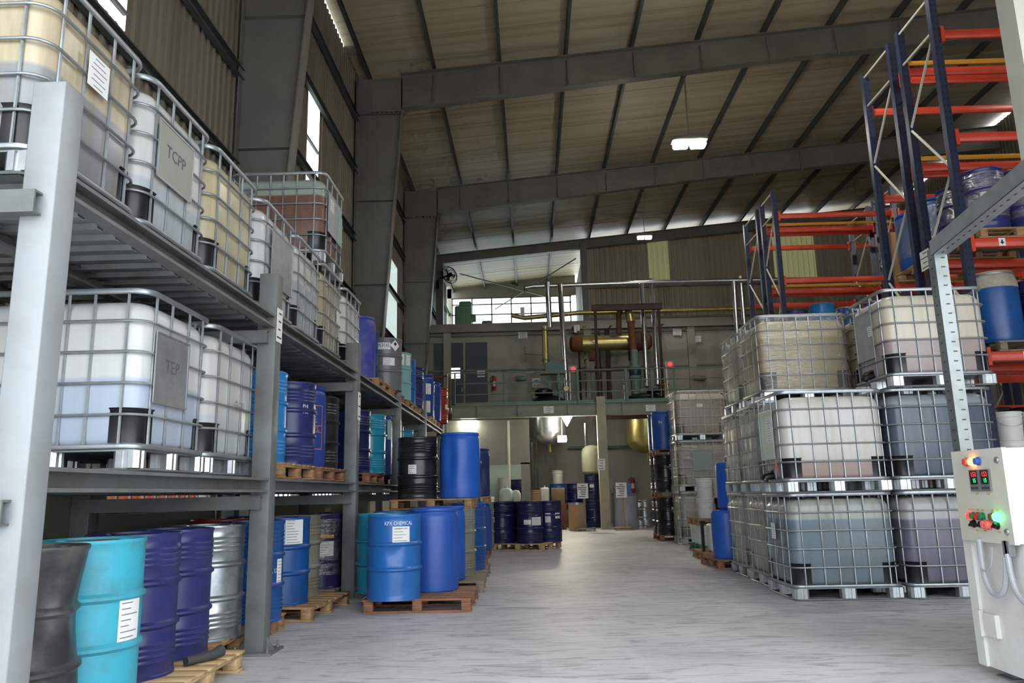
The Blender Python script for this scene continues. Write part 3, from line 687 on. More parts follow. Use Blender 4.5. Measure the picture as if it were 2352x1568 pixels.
# ---------------- left storage rack ----------------
POSTS = (3.38, 6.5, 9.68, 12.85, 16.0, 19.15); PX_, BX_ = -2.27, -3.78
Z1, Z2 = 1.39, 2.79
rk = thing('storage_rack', 'heavy grey steel two-deck storage rack along the left wall', 'rack', (0, 0, 0))
def hollow(h): return MB().box((0, 0, h/2), (.16, .16, h))
for i, y in enumerate(POSTS):
    for x in (PX_, BX_):
        h = (3.22 if i == 0 else 3.17) if x == PX_ else 2.75
        p = obj('post', bevel_box((.16, .16, h), .008, 2), 'rack_pale_daylit' if (i == 0 and x == PX_) else 'rack_grey', rk, (x, y, h/2))
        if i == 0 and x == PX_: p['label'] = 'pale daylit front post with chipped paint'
        if i < 3 and x == PX_:
            b = obj('base_plate', bevel_box((.34, .34, .018), .003), 'rack_grey', p, (0, 0, -h/2+.009))
            for sx in (-1, 1):
                for sy in (-1, 1):
                    obj('anchor_bolt', cached(('abolt',), lambda: MB().lathe([(0, 0), (.016, 0), (.016, .012), (.009, .014), (.009, .05), (0, .05)], 8)), 'rack_grey', p, (sx*.13, sy*.13, -h/2+.018))
            for s in (-1, 1):
                obj('gusset', MB().add([(.08*s, -.005, 0), (.15*s, -.005, 0), (.08*s, -.005, .1), (.08*s, .005, 0), (.15*s, .005, 0), (.08*s, .005, .1)], [(0, 1, 2), (5, 4, 3), (0, 3, 4, 1), (1, 4, 5, 2), (2, 5, 3, 0)]), 'rack_grey', p, (0, 0, -h/2+.018))
    for z in (Z1-.2, Z2-.2):
        obj('cross_beam', c_section(1.52, .11, .08, .01), 'rack_grey', rk, ((PX_+BX_)/2+.02, y-.1, z), (PI/2, 0, PI/2))
bm_ = {}
for a, b in zip(POSTS, POSTS[1:]):
    L = b-a-.16
    for z in (Z1-.058, Z2-.058):
        for x, s in ((PX_+.03, 1), (BX_, -1), ((PX_+BX_)/2, 1)):
            obj('deck_beam', c_section(L, .115, .09, .01), 'rack_grey', rk, (x, (a+b)/2, z), (PI/2, 0, 0))
for z in (Z1, Z2):
    for a, b in zip(POSTS, POSTS[1:]):
        obj('deck_sheet', corrugated(b-a-.02, 1.3, .19, .03), 'galv_dull', rk, (-3.74, (a+b)/2, z-.006), (PI/2, 0, PI/2))
ZB1, ZB2 = Z1+.015, Z2+.015
# notices taped to posts
paper_sheet('taped_notice', 'white taped notice on the second post of the left rack', (-2.184, 6.5, 2.71), .145, .3, 4, '+x')
paper_sheet('taped_notice', 'white taped notice on the third post of the left rack', (-2.184, 9.68, 2.35), .15, .36, 3, '+x')
paper_sheet('taped_notice', 'pale blue notice on the fourth post of the left rack', (-2.184, 12.85, 2.28), .14, .34, 3, '+x', 'clear_label')
o = tag(obj('paper_sheet', MB().prism([(-.3, -.11), (.28, -.16), (.3, .1), (-.28, .12)], 0, .004), 'paper', None, (-2.72, 3.98, ZB1+.01), (.05, .09, 0)), 'loose white paper lying on the lower deck beside the pale post', 'paper')

# containers on the upper deck, from near to far
UX = -2.99
ibc(UX, 3.92, ZB2, 'stained beige bulk tank with grey liquid, nearest on the upper deck', '#b3a58a', '#84868a', .62, 1, None, damt=.55, dirt='#7d7446', paper=[('x', -.05, .78, .2, .2, 'paper')])
ibc(UX, 4.94, ZB2, 'white bulk tank with shiny marked plate, second on the upper deck', '#c4c4bf', '#a9b2b6', .46, 1, (.5, .4, 'plate_metal', 'TCPP'), plate_z=.7)
ibc(UX, 5.96, ZB2, 'yellowish cream bulk tank, third on the upper deck', '#b6aa88', '#a9a183', .4, 1, None, damt=.35)
ibc(UX, 7.07, ZB2, 'white bulk tank with large blank grey plate, just beyond the second post', '#c9cac6', '#b9bfc0', .35, 1, (.62, .52, 'galv', None), plate_z=.66, plate_y=.05)
ibc(UX, 8.08, ZB2, 'greyish white bulk tank, fifth on the upper deck', '#bdbcb4', '#a3a8a8', .66, 1, None)
ibc(UX, 9.09, ZB2, 'tan bulk tank directly under the brown one', '#a99d81', '#a1967a', .5, 1, None, paper=[('x', .2, .62, .14, .16, 'paper')])
ibc(UX, 9.09, ZB2+1.145, 'reddish brown filled bulk tank stacked above the others', '#98a096', '#704f46', .86, 1, (.62, .5, 'galv', None), plate_z=.68, plate_y=-.05, paper=[('x', -.2, .8, .16, .16, 'paper'), ('x', .2, .62, .2, .4, 'clear_label')])
ibc(UX, 10.21, ZB2, 'clean white bulk tank, last container on the upper deck', '#cdc9bd', '#c6c2b4', .3, 1, None)
# containers on the lower deck
ibc(-2.98, 5.1, ZB1, 'large clean white bulk tank with handwritten grey plate on the lower deck', '#cdcdca', '#aeb9c7', .58, 1, (.46, .45, 'galv', 'TEP'), damt=.12, plate_z=.66, plate_y=-.14)
ibc(-2.98, 6.13, ZB1, 'white bulk tank without a plate, beside the second post on the lower deck', '#c4c2bd', '#b6babc', .45, 1, None, damt=.15)
mb = MB(); flat_text(mb, 'GI-20', .09, (-2.372, 6.15, ZB1+.56), (0, 1, 0), (0, 0, 1))
tag(obj('handwriting', mb, 'marker'), None, None).parent = [o for o in bpy.data.objects if o.get('label', '').startswith('white bulk tank without')][0]
bpy.data.objects['handwriting'].location = (2.98, -6.13, -ZB1)

# floor level drums under the rack
PB = dict(group=None)
pallet(-2.72, 4.02, 0, 'wooden pallet under the black and turquoise drums', 0, 1.1, 1.18, 'wood')
pallet(-2.7, 5.32, 0, 'wooden pallet with pale edge under two navy drums', 0, 1.12, 1.1, 'wood_pale')
pallet(-2.98, 6.62, 0, 'wooden pallet under the galvanised drum behind the second post', 0, 1.1, 1.1, 'wood')
pallet(-2.86, 7.82-.4, 0, 'wooden pallet under the blue lettered drum', 0, .9, .5, 'wood', nb=4)
pallet(-2.74, 8.62, 0, 'wooden pallet under the labelled blue drum and grey drum', -.08, 1.1, 1.25, 'wood')
DZ = .14
drum('ribbed' if False else 'plain', 'black_old', -2.5, 3.8, DZ, 'badly dented dusty black drum behind the pale front post', dents=[(-.55, .62, .35, .16, .07), (-1.25, .72, .3, .25, .05), (-2.3, .8, .5, .22, .05), (-1.0, .14, .35, .1, .04), (.4, .55, .5, .2, .05), (-.3, .9, .6, .1, -.03)], dust=True)
drum('plain', 'turquoise', -2.52, 4.42, DZ, 'scratched turquoise drum with white label in the front bay', [(50, .45, .16, .22)], dust=True, dents=[(1.0, .2, .3, .12, .012)])
drum('ribbed', 'navy', -2.63, 5.12, DZ, 'navy ribbed drum next to the turquoise one')
drum('ribbed', 'navy', -2.66, 5.72, DZ, 'navy ribbed drum next to the galvanised one')
drum('ribbed', 'galvanised', -2.68, 6.42, DZ, 'bare galvanised ribbed drum beside the second rack post')
drum('ribbed', 'blue_deep', -2.6, 7.2, DZ, 'blue ribbed drum lettered in white beyond the second post', texts=[('INDUSTRIAL USE', .055, 26, .44, 'white_print', .8)], labels=[(60, .42, .08, .24)])
drum('plain', 'blue_deep', -2.68, 8.32, DZ, 'blue drum with two tall white labels near the third post', [(-12, .74, .17, .26), (26, .74, .2, .26)], lidm='blue')
drum('ribbed', 'grey_green', -2.74, 8.96, DZ, 'rusty grey green drum near the third post')
pallet(-2.92, 9.9, 0, 'grey pallet under the film-wrapped purple drums', 0, 1.1, 1.1, 'wood_grey')
d = drum('plain', 'purple', -2.66, 9.72, DZ, 'dark purple drum in stretch film with a yellow warning label', [(16, .5, .2, .24)], film=True)
mb = MB().cpatch(.2915, .2, .055, .6, math.atan2(-9.72, 2.66)+math.radians(16), 8, .002); w_ = obj('warning_band', mb, 'rack_yellow', d)
mb = MB(); curved_text(mb, 'WARNING', .045, .295, .6, math.atan2(-9.72, 2.66)+math.radians(18)); obj('lettering', mb, 'print', w_)
drum('ribbed', 'navy_dark', -2.62, 10.42, DZ, 'dark navy drum with white label just beyond the third post', [(30, .5, .14, .2)])
drum('ribbed', 'blue_light', -2.62, 11.3, 0, 'lighter blue drum on the floor beyond the third post')
# second row, mostly in shade
for k, (yy, mm, lb) in enumerate(((4.7, 'black', 'shaded black drum in the back row behind the turquoise drum'), (5.45, 'black', 'shaded black drum in the back row behind the navy pair'), (6.1, 'navy_dark', 'shaded navy drum in the back row behind the galvanised drum'), (7.3, 'black', 'shaded black drum in the back row behind the lettered blue drum'), (8.2, 'red', 'shaded red lidded drum in the back row near the low window'), (9.0, 'navy_dark', 'shaded navy drum in the back row behind the grey green drum'), (10.3, 'black', 'shaded black drum in the back row past the third post'), (11.2, 'navy_dark', 'shaded navy drum in the back row farthest along'))):
    drum('ribbed', mm, -3.32, yy, 0 if yy not in (8.2, 9.0) else DZ, lb, n=24)
# short elbow hose lying on the pallet edge
tag(obj('hose_elbow', MB().tube([(-2.33, 5.32, .175), (-2.27, 5.42, .175), (-2.22, 5.5, .18), (-2.2, 5.58, .19)], [.03, .031, .032, .042], 10), mat('rubber', '#3f3f42', .6)), 'short dark grey hose elbow lying in front of the navy drums', 'hose')

# lower deck drums beyond the second post
pz = ZB1; dz = pz+.14
pallet(-2.82, 7.55, pz, 'wooden pallet at the second post on the lower deck', 0, 1.1, 1.1, 'wood')
pallet(-2.82, 8.85, pz, 'reddish wooden pallet before the third post on the lower deck', 0, 1.1, 1.1, 'wood_red')
pallet(-2.82, 11.35, pz, 'wooden pallet under the teal drum on the lower deck', 0, 1.1, 1.1, 'wood_red')
drum('ribbed', 'blue_light', -2.66, 7.32, dz, 'light blue ribbed drum on the lower deck next to the second post')
drum('ribbed', 'navy', -2.6, 8.12, dz, 'navy blue drum on the lower deck with chalk marks', texts=[('PHI', .05, 38, .62, 'white_print', 1), ('70L', .05, 38, .56, 'white_print', 1)])
o = drum('plastic', 'blue_cobalt', -2.66, 8.76, dz, 'blue plastic drum with orange printed panel on the lower deck')
a0 = math.atan2(-8.76, 2.66); R = .2965; mb = MB()
for (dz_, hh, off, ww) in ((.7, .008, 22, .34), (.47, .008, 22, .34), (.4, .008, 22, .34), (.21, .008, 22, .34)): mb.cpatch(R, ww, hh, dz_, a0+math.radians(off), 10, .001)
for off in (-10.5, 14, 54): mb.cpatch(R, .008, .19 if off == 14 else .49, .305 if off == 14 else .455, a0+math.radians(off), 2, .001)
curved_text(mb, 'DIETHYL', .075, R+.001, .435, a0+math.radians(18), .95)
for i in range(6): mb.cpatch(R, .1+.02*(i % 3), .012, .66-i*.03, a0+math.radians(26), 4, .001)
obj('printed_panel', mb, 'orange_print', o)
drum('ribbed', 'black', -2.66, 9.38, dz, 'glossy black ribbed drum on the lower deck behind the third post')
drum('ribbed', 'navy_dark', -2.6, 10.98, dz, 'dark navy drum on the lower deck just left of the teal drum')
drum('ribbed', 'teal', -2.5, 11.62, dz, 'glossy teal ribbed drum with squared top on the lower deck')
drum('plastic', 'blue_cobalt', -2.52, 12.26, dz, 'cobalt plastic drum tucked beside the fourth post on the lower deck', [(55, .7, .1, .3, 'clear_label')])
pallet(-2.82, 14.4, pz, 'wooden pallet past the fourth post on the lower deck', 0, 1.1, 1.1, 'wood_red')
drum('ribbed', 'navy_dark', -2.55, 13.6, dz, 'dark blue drum top just past the fourth post on the lower deck', n=24)
drum('ribbed', 'teal', -2.5, 14.4, dz, 'small teal drum top glimpsed past the fourth post', n=24)
# upper deck drums
pz = ZB2; dz = pz+.14
for y, mm, lb in ((11.7, 'wood', 'light wooden pallet carrying the dusty blue drum up high'), (12.95, 'wood_red', 'wooden pallet under the grey hazard drum up high'), (14.55, 'wood', 'upper deck pallet under the pale teal drum'), (16.0, 'wood', 'upper deck pallet under the navy ribbed drums'), (17.6, 'wood_pale', 'upper deck pallet under the labelled navy drums'), (18.75, 'wood', 'farthest upper deck pallet under the red drum')):
    pallet(-2.78, y, pz, lb, 0, 1.1, 1.08, mm)
drum('plastic', 'blue_dusty', -2.62, 11.35, dz, 'dusty violet blue plastic drum on the upper deck', scale=(1, 1, 1.02))
drum('plain', 'blue_deep', -2.72, 12.05, dz, 'deep blue drum half hidden behind the grey hazard drum', n=28)
d = drum('plain', 'grey', -2.45, 12.75, dz, 'grey drum with hazard diamond and number label on the upper deck', [(14, .47, .2, .13)])
a0 = math.atan2(-12.75, 2.45); obj('number_label', MB().cpatch(.288, .26, .12, .73, a0+math.radians(-8)), 'paper', d)
mb = MB(); curved_text(mb, 'UN3145', .085, .2905, .74, a0+math.radians(-8), .8); mb.cpatch(.2895, .26, .004, .675, a0-.14, 6, .001); obj('lettering', mb, 'print', d)
def diamond(R, a, z, s):
    v = []; f = []; n = 8
    for i in range(n+1):
        q = -s+2*s*i/n; hgt = s-abs(q); v += [(R*math.cos(a+q/R), R*math.sin(a+q/R), z-hgt), (R*math.cos(a+q/R), R*math.sin(a+q/R), z+hgt)]
    for i in range(n): f.append((i*2, i*2+2, i*2+3, i*2+1))
    return MB().add(v, f)
obj('hazard_diamond', diamond(.2885, a0+math.radians(36), .75, .095), 'paper', d)
obj('hazard_symbol', diamond(.291, a0+math.radians(36), .775, .036), 'print', d)
drum('plain', 'teal_pale', -2.5, 14.1, dz, 'pale teal drum with cream labels on the upper deck', [(20, .74, .12, .2), (52, .74, .12, .2)], n=28)
drum('plain', 'blue', -2.52, 14.8, dz, 'plain mid blue drum behind the pale teal one', n=28)
drum('ribbed', 'navy', -2.5, 15.75, dz, 'navy ribbed drum on the upper deck between the fourth and fifth post', n=28)
drum('ribbed', 'navy_dark', -2.62, 16.4, dz, 'dark navy drum hidden behind the upper navy ribbed drum', n=28)
drum('plastic', 'blue_cobalt', -2.46, 17.15, dz, 'cobalt drum with yellow and white label by the fifth post', [(34, .6, .14, .24), (34, .2, .1, .26)], n=28)
drum('ribbed', 'blue_cobalt', -2.52, 17.75, dz, 'cobalt ribbed drum with two white stickers on the upper deck', [(58, .6, .1, .2), (58, .32, .1, .2)], n=28)
drum('plastic', 'blue_cobalt', -2.44, 18.35, dz, 'last cobalt plastic drum before the red one', n=28)
drum('ribbed', 'red', -2.34, 18.98, dz, 'dark red drum at the far end of the upper deck', [(60, .38, .1, .16)], n=28)
# ---------------- drums standing in the aisle on the left ----------------
pallet(-1.25, 8.98, 0, 'red edged wooden pallet in the aisle, nearest on the open floor', 0, 1.16, 1.12, 'wood_red')
a0 = math.atan2(-8.52, 1.52)
d = drum('plain', 'blue', -1.52, 8.56, .14, 'bright blue drum with white supplier label at the front of the aisle', [(15, .675, .19, .165)], texts=[('KPX CHEMICAL', .056, 10, .79, 'white_print', .8)], dents=[(a0-.05, .46, .22, .07, .018), (a0+.15, .52, .12, .05, .012), (a0+.5, .12, .2, .06, .008)], lidm='teal', dust=False, n=48)
mb = MB(); curved_text(mb, 'KONIX PP-3000', .02, .2905, .735, a0+math.radians(15)); obj('lettering', mb, 'print', d)
drum('plastic', 'blue_plastic', -1.17, 9.2, .14, 'matt blue plastic drum right behind the bright blue one', n=44, dents=[(a0+.9, .5, .2, .3, .02)], dust=False)
drum('plain', 'teal', -1.775, 9.17, .14, 'teal lidded drum hidden behind the front blue drum')
pallet(-1.22, 10.52, 0, 'splintered grey wooden pallet, second in the aisle', .04, 1.14, 1.14, 'wood_grey')
drum('plastic', 'blue_bright', -1.18, 10.24, .14, 'tall blue plastic drum in front of the upper pallet', n=40)
drum('ribbed', 'blue_deep', -1.8, 10.24, .14, 'blue drum squeezed between rack and tall plastic drum', n=28)
drum('ribbed', 'grey_green', -1.09, 10.86, .14, 'grey green ribbed drum under the upper pallet', n=36)
drum('ribbed', 'navy_dark', -1.72, 10.88, .14, 'dark drum under the left half of the upper pallet', n=28)
pallet(-1.25, 11.85, 0, 'wooden pallet under the deep blue drum, third in the aisle', 0, 1.14, 1.1, 'wood_grey')
drum('ribbed', 'blue_deep', -1.0, 11.6, .14, 'deep blue ribbed drum under the far side of the upper pallet')
drum('ribbed', 'navy_dark', -1.65, 11.58, .14, 'navy drum under the far left corner of the upper pallet', n=28)
pallet(-1.4, 11.28, 1.021, 'wooden pallet raised on top of drums', 0, 1.14, 1.1, 'wood')
drum('ribbed', 'black', -1.66, 11.25, 1.161, 'glossy black drum with white label on the raised pallet', [(-16, .42, .12, .13)], n=48, dents=[(a0+.35, .86, .3, .12, .004)])
drum('plastic', 'blue_bright', -1.04, 11.22, 1.161, 'dented bright blue plastic drum on the raised pallet', n=48, dents=[(-2.0, .55, .25, .35, .035), (-1.2, .25, .3, .12, .01), (-.6, .4, .35, .2, .012)])
# group farther down the aisle
pallet(-1.35, 13.4, 0, 'wooden pallet of drums farther down beside the rack', 0, 1.1, 1.1, 'wood')
drum('plastic', 'blue_bright', -1.08, 13.15, .14, 'blue plastic drum farther down beside the rack', n=28)
drum('plastic', 'blue_cobalt', -1.1, 13.75, .14, 'cobalt plastic drum farther down beside the rack', n=28)
pallet(-1.4, 15.6, 0, 'dark wooden pallet below the crushed drum', 0, 1.1, 1.1, 'wood_red')
drum('plastic', 'blue_plastic', -1.1, 15.3, .14, 'blue plastic drum carrying the small raised pallet', n=28, scale=(1, 1, .945))
drum('ribbed', 'grey_green', -1.08, 15.92, .14, 'pale ribbed drum beside the navy drum pallet', n=28)
drum('ribbed', 'navy_dark', -1.7, 15.3, .14, 'navy drum behind the blue plastic drum under the crushed one', n=24)
drum('ribbed', 'navy_dark', -1.7, 15.92, .14, 'navy drum at the back under the crushed one', n=24)
pallet(-1.4, 15.6, 1.021, 'small raised pallet carrying the crushed drum', 0, 1.1, 1.05, 'wood')
a1 = math.atan2(-15.35, 1.12)
drum('plastic', 'blue_dark', -1.12, 15.38, 1.161, 'crushed dark blue plastic drum with white lettering', n=40, dents=[(a1+.75, .45, .55, .22, .13), (a1+.2, .2, .3, .2, .03), (a1-.8, .6, .4, .3, .03)], texts=[('PAJIN', .07, 10, .66, 'white_print', 1)], labels=())
# four navy drums on one pallet
pallet(-.14, 17.5, 0, 'pale wooden pallet with four navy drums in mid aisle', -.36, 1.22, 1.2, 'wood_pale')
drum('ribbed', 'navy_dark', -.69, 17.4, .14, 'left navy drum of the group of four', [(-44, .5, .1, .1)])
drum('ribbed', 'navy_dark', -.07, 17.12, .14, 'front navy drum of four, with torn white label', [(-10, .45, .16, .1), (34, .47, .24, .18)])
drum('ribbed', 'navy_dark', .36, 17.54, .14, 'right navy drum of the group of four with two stickers', [(-4, .52, .12, .2), (44, .56, .14, .12)])
drum('ribbed', 'navy_dark', -.2, 17.76, .14, 'rear navy drum of the group of four')
# glass bottle and pails on top of the four drums are farther back, see the mezzanine area
def wo(name, mb, m, parent):
    """a part given in world coordinates under an unrotated parent"""
    return obj(name, mb, m, parent, -Vector(parent.location))
# ---------------- right hand container stacks ----------------
H1 = 1.148
ibc(3.43, 9.24, 0, 'bottom tank of the front stack, streaked, filled with blue grey liquid', '#9c9f97', '#677680', .86, -1, None, damt=.55, dirt='#6b665c', paper=[('x', .05, .72, .14, .18, 'paper')])
ibc(3.42, 9.2, H1, 'white tank with green plate label, middle of the front stack', '#c3c0b8', '#a08c88', .36, -1, (.5, .56, 'clear_label', None), damt=.35, valve=True, plate_z=.68, plate_y=.02, paper=[('x', -.1, .74, .2, .3, 'paper'), ('x', -.26, .32, .06, .12, 'red_plastic')])
ibc(4.67, 9.2, 0, 'bottom tank with mauve grey liquid behind the control cabinet', '#a2a1a0', '#626172', .84, -1, None, damt=.3)
ibc(4.66, 9.2, H1, 'dark blue grey filled tank above the mauve one', '#858c92', '#4a5564', .96, -1, None, damt=.25)
ibc(4.68, 9.12, 2*H1, 'cream topped tank with grey plate on top of the right stack', '#cbc2ae', '#a1928f', .56, -1, (.46, .56, 'galv', None), valve=True, plate_z=.68, plate_y=.05, damt=.25, paper=[('x', -.12, .72, .1, .12, 'paper')])
F = dict(film=True)
ibc(3.52, 10.36, 0, 'film-wrapped tank at the bottom of the second stack', '#9b9a94', '#878b8d', .7, -1, None, **F)
ibc(3.5, 10.36, H1, 'film-wrapped grey tank in the middle of the second stack', '#a5a39c', '#8f8e8b', .8, -1, None, **F)
ibc(3.6, 10.34, 2*H1, 'beige film-wrapped tank topping the second stack', '#c6b893', '#a5946f', .84, -1, None, damt=.2, **F)
ibc(3.55, 11.46, 0, 'film-wrapped tank at the bottom of the third stack', '#989791', '#83868a', .6, -1, None, **F)
ibc(3.55, 11.46, H1, 'film-wrapped tank in the middle of the third stack', '#a09e98', '#8a8986', .7, -1, None, **F)
ibc(3.62, 11.46, 2*H1, 'film-wrapped pale tank on top of the third stack', '#bdb59c', '#a79d84', .8, -1, None, **F)
ibc(4.86, 10.34, 2*H1, 'yellowish tank between the wrapped beige one and the cream one', '#b9ae8c', '#a89b70', .8, -1, None)
ibc(4.82, 10.34, 0, 'hidden lower tank behind the mauve one', '#a5a39c', '#8c8c88', .7, -1, None)
ibc(4.82, 10.34, H1, 'hidden middle tank behind the blue grey one', '#a5a39c', '#8c8c88', .7, -1, None)
# farther stack of three
ibc(3.9, 18.06, 0, 'film-wrapped bottom tank of the distant stack behind the pails', '#a09f99', '#8a8c8c', .7, -1, None, **F)
ibc(3.9, 18.06, H1, 'film-wrapped tank with front plate, middle of the distant stack', '#a5a19a', '#8d8886', .85, -1, None, **F)
ibc(3.92, 18.06, 2*H1, 'mauve brown tank on top of the distant stack', '#c6bda8', '#8f7d73', .93, -1, None, damt=.2, paper=[('y', -.02, .8, .14, .08, 'paper')], **F)
for k in range(3): ibc(5.16, 18.16, k*H1, ('bottom', 'middle', 'top')[k]+' yellowish tank right of the distant wrapped stack', '#bdb795', '#b2ab86', .8, -1, None)
tag(obj('plate_cover', MB().box((0, 0, 0), (.44, .008, .42)), 'plate_grey', [o for o in bpy.data.objects if o.get('label', '').startswith('film-wrapped tank with front plate')][0], (-.02, -.505, .68)), None, None)
# tiers of black and blue drums on pallets beside the distant stack
for k, (mm, kd) in enumerate((('black', 'ribbed'), ('black', 'ribbed'), ('blue_plastic', 'plastic'))):
    z = k*1.021; tier = ('bottom', 'middle', 'top')[k]
    pallet(3.6, 19.45, z, tier+' tier pallet of the black and blue drum stack', 0, 1.12, 1.12, 'wood_red')
    drum(kd, mm, 3.31, 19.16, z+.14, tier+' tier front '+('blue plastic' if k == 2 else 'black')+' drum beside the distant tanks', [(30, .6, .12, .12)] if k < 2 else (), n=28, texts=[('Bd', .09, -12, .66, 'white_print', 1)] if k == 2 else ())
    drum(kd, mm, 3.31, 19.76, z+.14, tier+' tier rear '+('blue plastic' if k == 2 else 'black')+' drum beside the distant tanks', [(10, .6, .1, .1)] if k < 2 else (), n=28, texts=[('Bd', .09, -12, .66, 'white_print', 1)] if k == 2 else ())
    drum(kd, mm, 3.93, 19.46, z+.14, tier+' tier inner '+('blue plastic' if k == 2 else 'black')+' drum hidden by the distant tanks', n=24)
# pails on pallets
pallet(3.78, 15.9, 0, 'green pallet under the bottom row of white pails', 0, 1.1, 1.1, 'wood_green')
gp = 'small white pails sandwiched between two pallets'
for i, (x, y) in enumerate(((3.4, 16.3), (3.4, 15.97), (3.4, 15.65), (3.42, 15.52-.18+.0), (3.75, 15.4), (4.1, 15.4), (3.75, 16.2), (4.1, 16.2))):
    nm = ('farthest left', 'second from left', 'third from left', 'nearest corner', 'nearest middle', 'nearest right', 'rear middle', 'rear right')[i]
    pail(x, y if i != 3 else 15.34, .14, nm+' white pail standing on the green pallet', group=gp, h=.37, r=.148)
pallet(3.75, 15.85, .511, 'wooden pallet resting on white pails', 0, 1.08, 1.1, 'wood')
pn = (('lower front left', 3.42, 15.48, 0, 'white_paint'), ('upper front left', 3.42, 15.48, 1, 'white_paint'), ('lower front right', 3.76, 15.46, 0, 'black_plastic'), ('upper front right', 3.76, 15.46, 1, 'white_paint'), ('lower outer right', 4.1, 15.46, 0, 'white_paint'), ('upper outer right', 4.1, 15.46, 1, 'white_paint'))
for nm, x, y, k, mm in pn:
    pail(x, y, .651+k*.385, nm+(' black' if mm == 'black_plastic' else ' white')+' pail on the pallet of pails', mm, .385, .165)
# blue drums and jerrycan
pallet(3.32, 12.75, 0, 'orange brown pallet under the two blue barrels', .05, 1.05, 1.0, 'wood_red')
drum('small', 'blue_bright', 3.1, 12.55, .14, 'lower bright blue barrel of the stacked pair', scale=(1.1, 1.1, 1.03), cat='barrel')
drum('small', 'blue_bright', 3.22, 12.57, .14+.735*1.03+.016, 'upper bright blue barrel of the stacked pair', scale=(1.05, 1.05, 1.0), cat='barrel')
pallet(3.45, 14.1, 0, 'wooden pallet under the white jerrycans', 0, 1.05, 1.05, 'wood')
def jerrycan(x, y, z, label, m='white_paint', h=.42, w=.26, d=.3, group=None, rz=0.0):
    t = thing('jerrycan', label, 'jerrycan', (x, y, z), rz, group)
    bm = bmesh.new(); bmesh.ops.create_cube(bm, size=1)
    for v in bm.verts: v.co = Vector((v.co.x*w, v.co.y*d, v.co.z*h*.92+h*.46))
    bmesh.ops.bevel(bm, geom=list(bm.edges), offset=.045, segments=3, affect='EDGES', profile=.5)
    me = bpy.data.meshes.new('can'); bm.to_mesh(me); bm.free(); me.materials.append(None); me.shade_smooth()
    obj('body', me, m, t)
    obj('handle', MB().tube([(0, -d*.3, h*.9), (0, -d*.25, h*1.02), (0, d*.1, h*1.02), (0, d*.16, h*.9)], .016, 8), m, t)
    obj('cap', MB().lathe([(.03, 0), (.03, .05), (.0, .05)], 12), 'black_plastic', t, (0, d*.32, h*.9)); return t
jerrycan(3.18, 13.78, .14, 'tall translucent white jerrycan next to the blue barrels', h=.52)
jerrycan(3.5, 13.78, .14, 'second white jerrycan behind the blue barrels', h=.52)
tag(obj('black_tube', MB().box((0, 0, .26), (.05, .07, .52)).box((0, -.03, .5), (.08, .1, .05)), 'black_plastic', None, (2.98, 13.9, .14)), 'narrow black upright nozzle beside the jerrycan', 'nozzle')

# ---------------- pallet racking on the right ----------------
UXR = 6.05; TOPZ = 8.3; LEV = (1.36, 2.93, 4.51, 6.07, 7.68); BAY = 2.85
def upright_mesh(h=TOPZ):
    w, d, t = .11, .1, .006
    o = [(-w/2, d/2), (-w/2, -d/2), (w/2, -d/2), (w/2, d/2), (w/2-.025, d/2), (w/2-t, -d/2+t), (-w/2+t, -d/2+t), (-w/2+.025, d/2)]
    return MB().prism(o, 0, h)
def slots_mesh(h=TOPZ):
    mb = MB()
    for i in range(int(h/.1)-1):
        for x in (-.028, .028): mb.box((x, -.0505, .1+i*.1), (.014, .002, .03))
    return mb
def rack_row(y0, y1, frames, label, nearside, bays, yellow=True):
    """frames at the given x; y0 front upright, y1 rear upright"""
    t = thing('pallet_rack', label, 'rack', (UXR, y0, 0)); L = Vector(t.location)
    um = cached(('upright',), upright_mesh); sm = cached(('slots',), slots_mesh)
    for x in frames:
        for y in (y0, y1):
            u = obj('upright', um, 'rack_blue', t, Vector((x, y, 0))-L)
            if x == frames[0]: obj('slot_row', sm, 'dark', u)['kind'] = 'stuff'
        z = TOPZ-.12; k = 0
        obj('brace', MB().tube([(x-.02, y0+.04, TOPZ-.06), (x-.02, y1-.04, TOPZ-.06)], .018, 6), 'cream_paint', t, -L)
        obj('brace', MB().tube([(x-.02, y0+.04, TOPZ-.6), (x-.02, y1-.04, TOPZ-.6)], .018, 6), 'cream_paint', t, -L)
        z = TOPZ-.68
        while z > 1.0:
            a, b = (y0, y1) if k % 2 == 0 else (y1, y0)
            obj('brace', MB().tube([(x-.02, a+(.04 if a < b else -.04), z), (x-.02, b+(-.04 if a < b else .04), z-.98)], .02, 6), 'cream_paint', t, -L)
            z -= 1.04; k += 1
    for i in range(bays):
        xa = frames[0]+i*BAY; xb = xa+BAY
        for lv in LEV:
            for y in (y0-.035, y1+.035):
                b = obj('load_beam', bevel_box((BAY-.12, .05, .13), .008), 'rack_orange', t, Vector(((xa+xb)/2, y, lv-.065))-L)
                for xx in (xa+.075, xb-.075):
                    obj('connector', cached(('conn',), lambda: MB().box((0, 0, 0), (.05, .07, .24))), 'rack_orange', b, (xx-(xa+xb)/2, 0, 0))
                    for zz in (-.09, -.04, .02, .08): pass
            if yellow and lv > 5: obj('safety_bar', bevel_box((BAY-.12, .03, .07), .004), 'rack_yellow', t, Vector(((xa+xb)/2, y1-.02, lv+.06))-L)
    return t
FA = (UXR, UXR+BAY); FC = (UXR, UXR+BAY, UXR+2*BAY)
ra = rack_row(10.2, 11.15, FA, 'nearest blue and orange pallet rack with wrapped navy drums', 1, 1)
rb = rack_row(11.47, 12.45, FA, 'pallet rack back to back with the nearest one', 1, 1, False)
rc = rack_row(17.65, 18.6, FC, 'distant empty blue and orange pallet rack, front row', 1, 2)
rd = rack_row(18.97, 20.1, FC, 'distant empty pallet rack, back row', 1, 2, False)
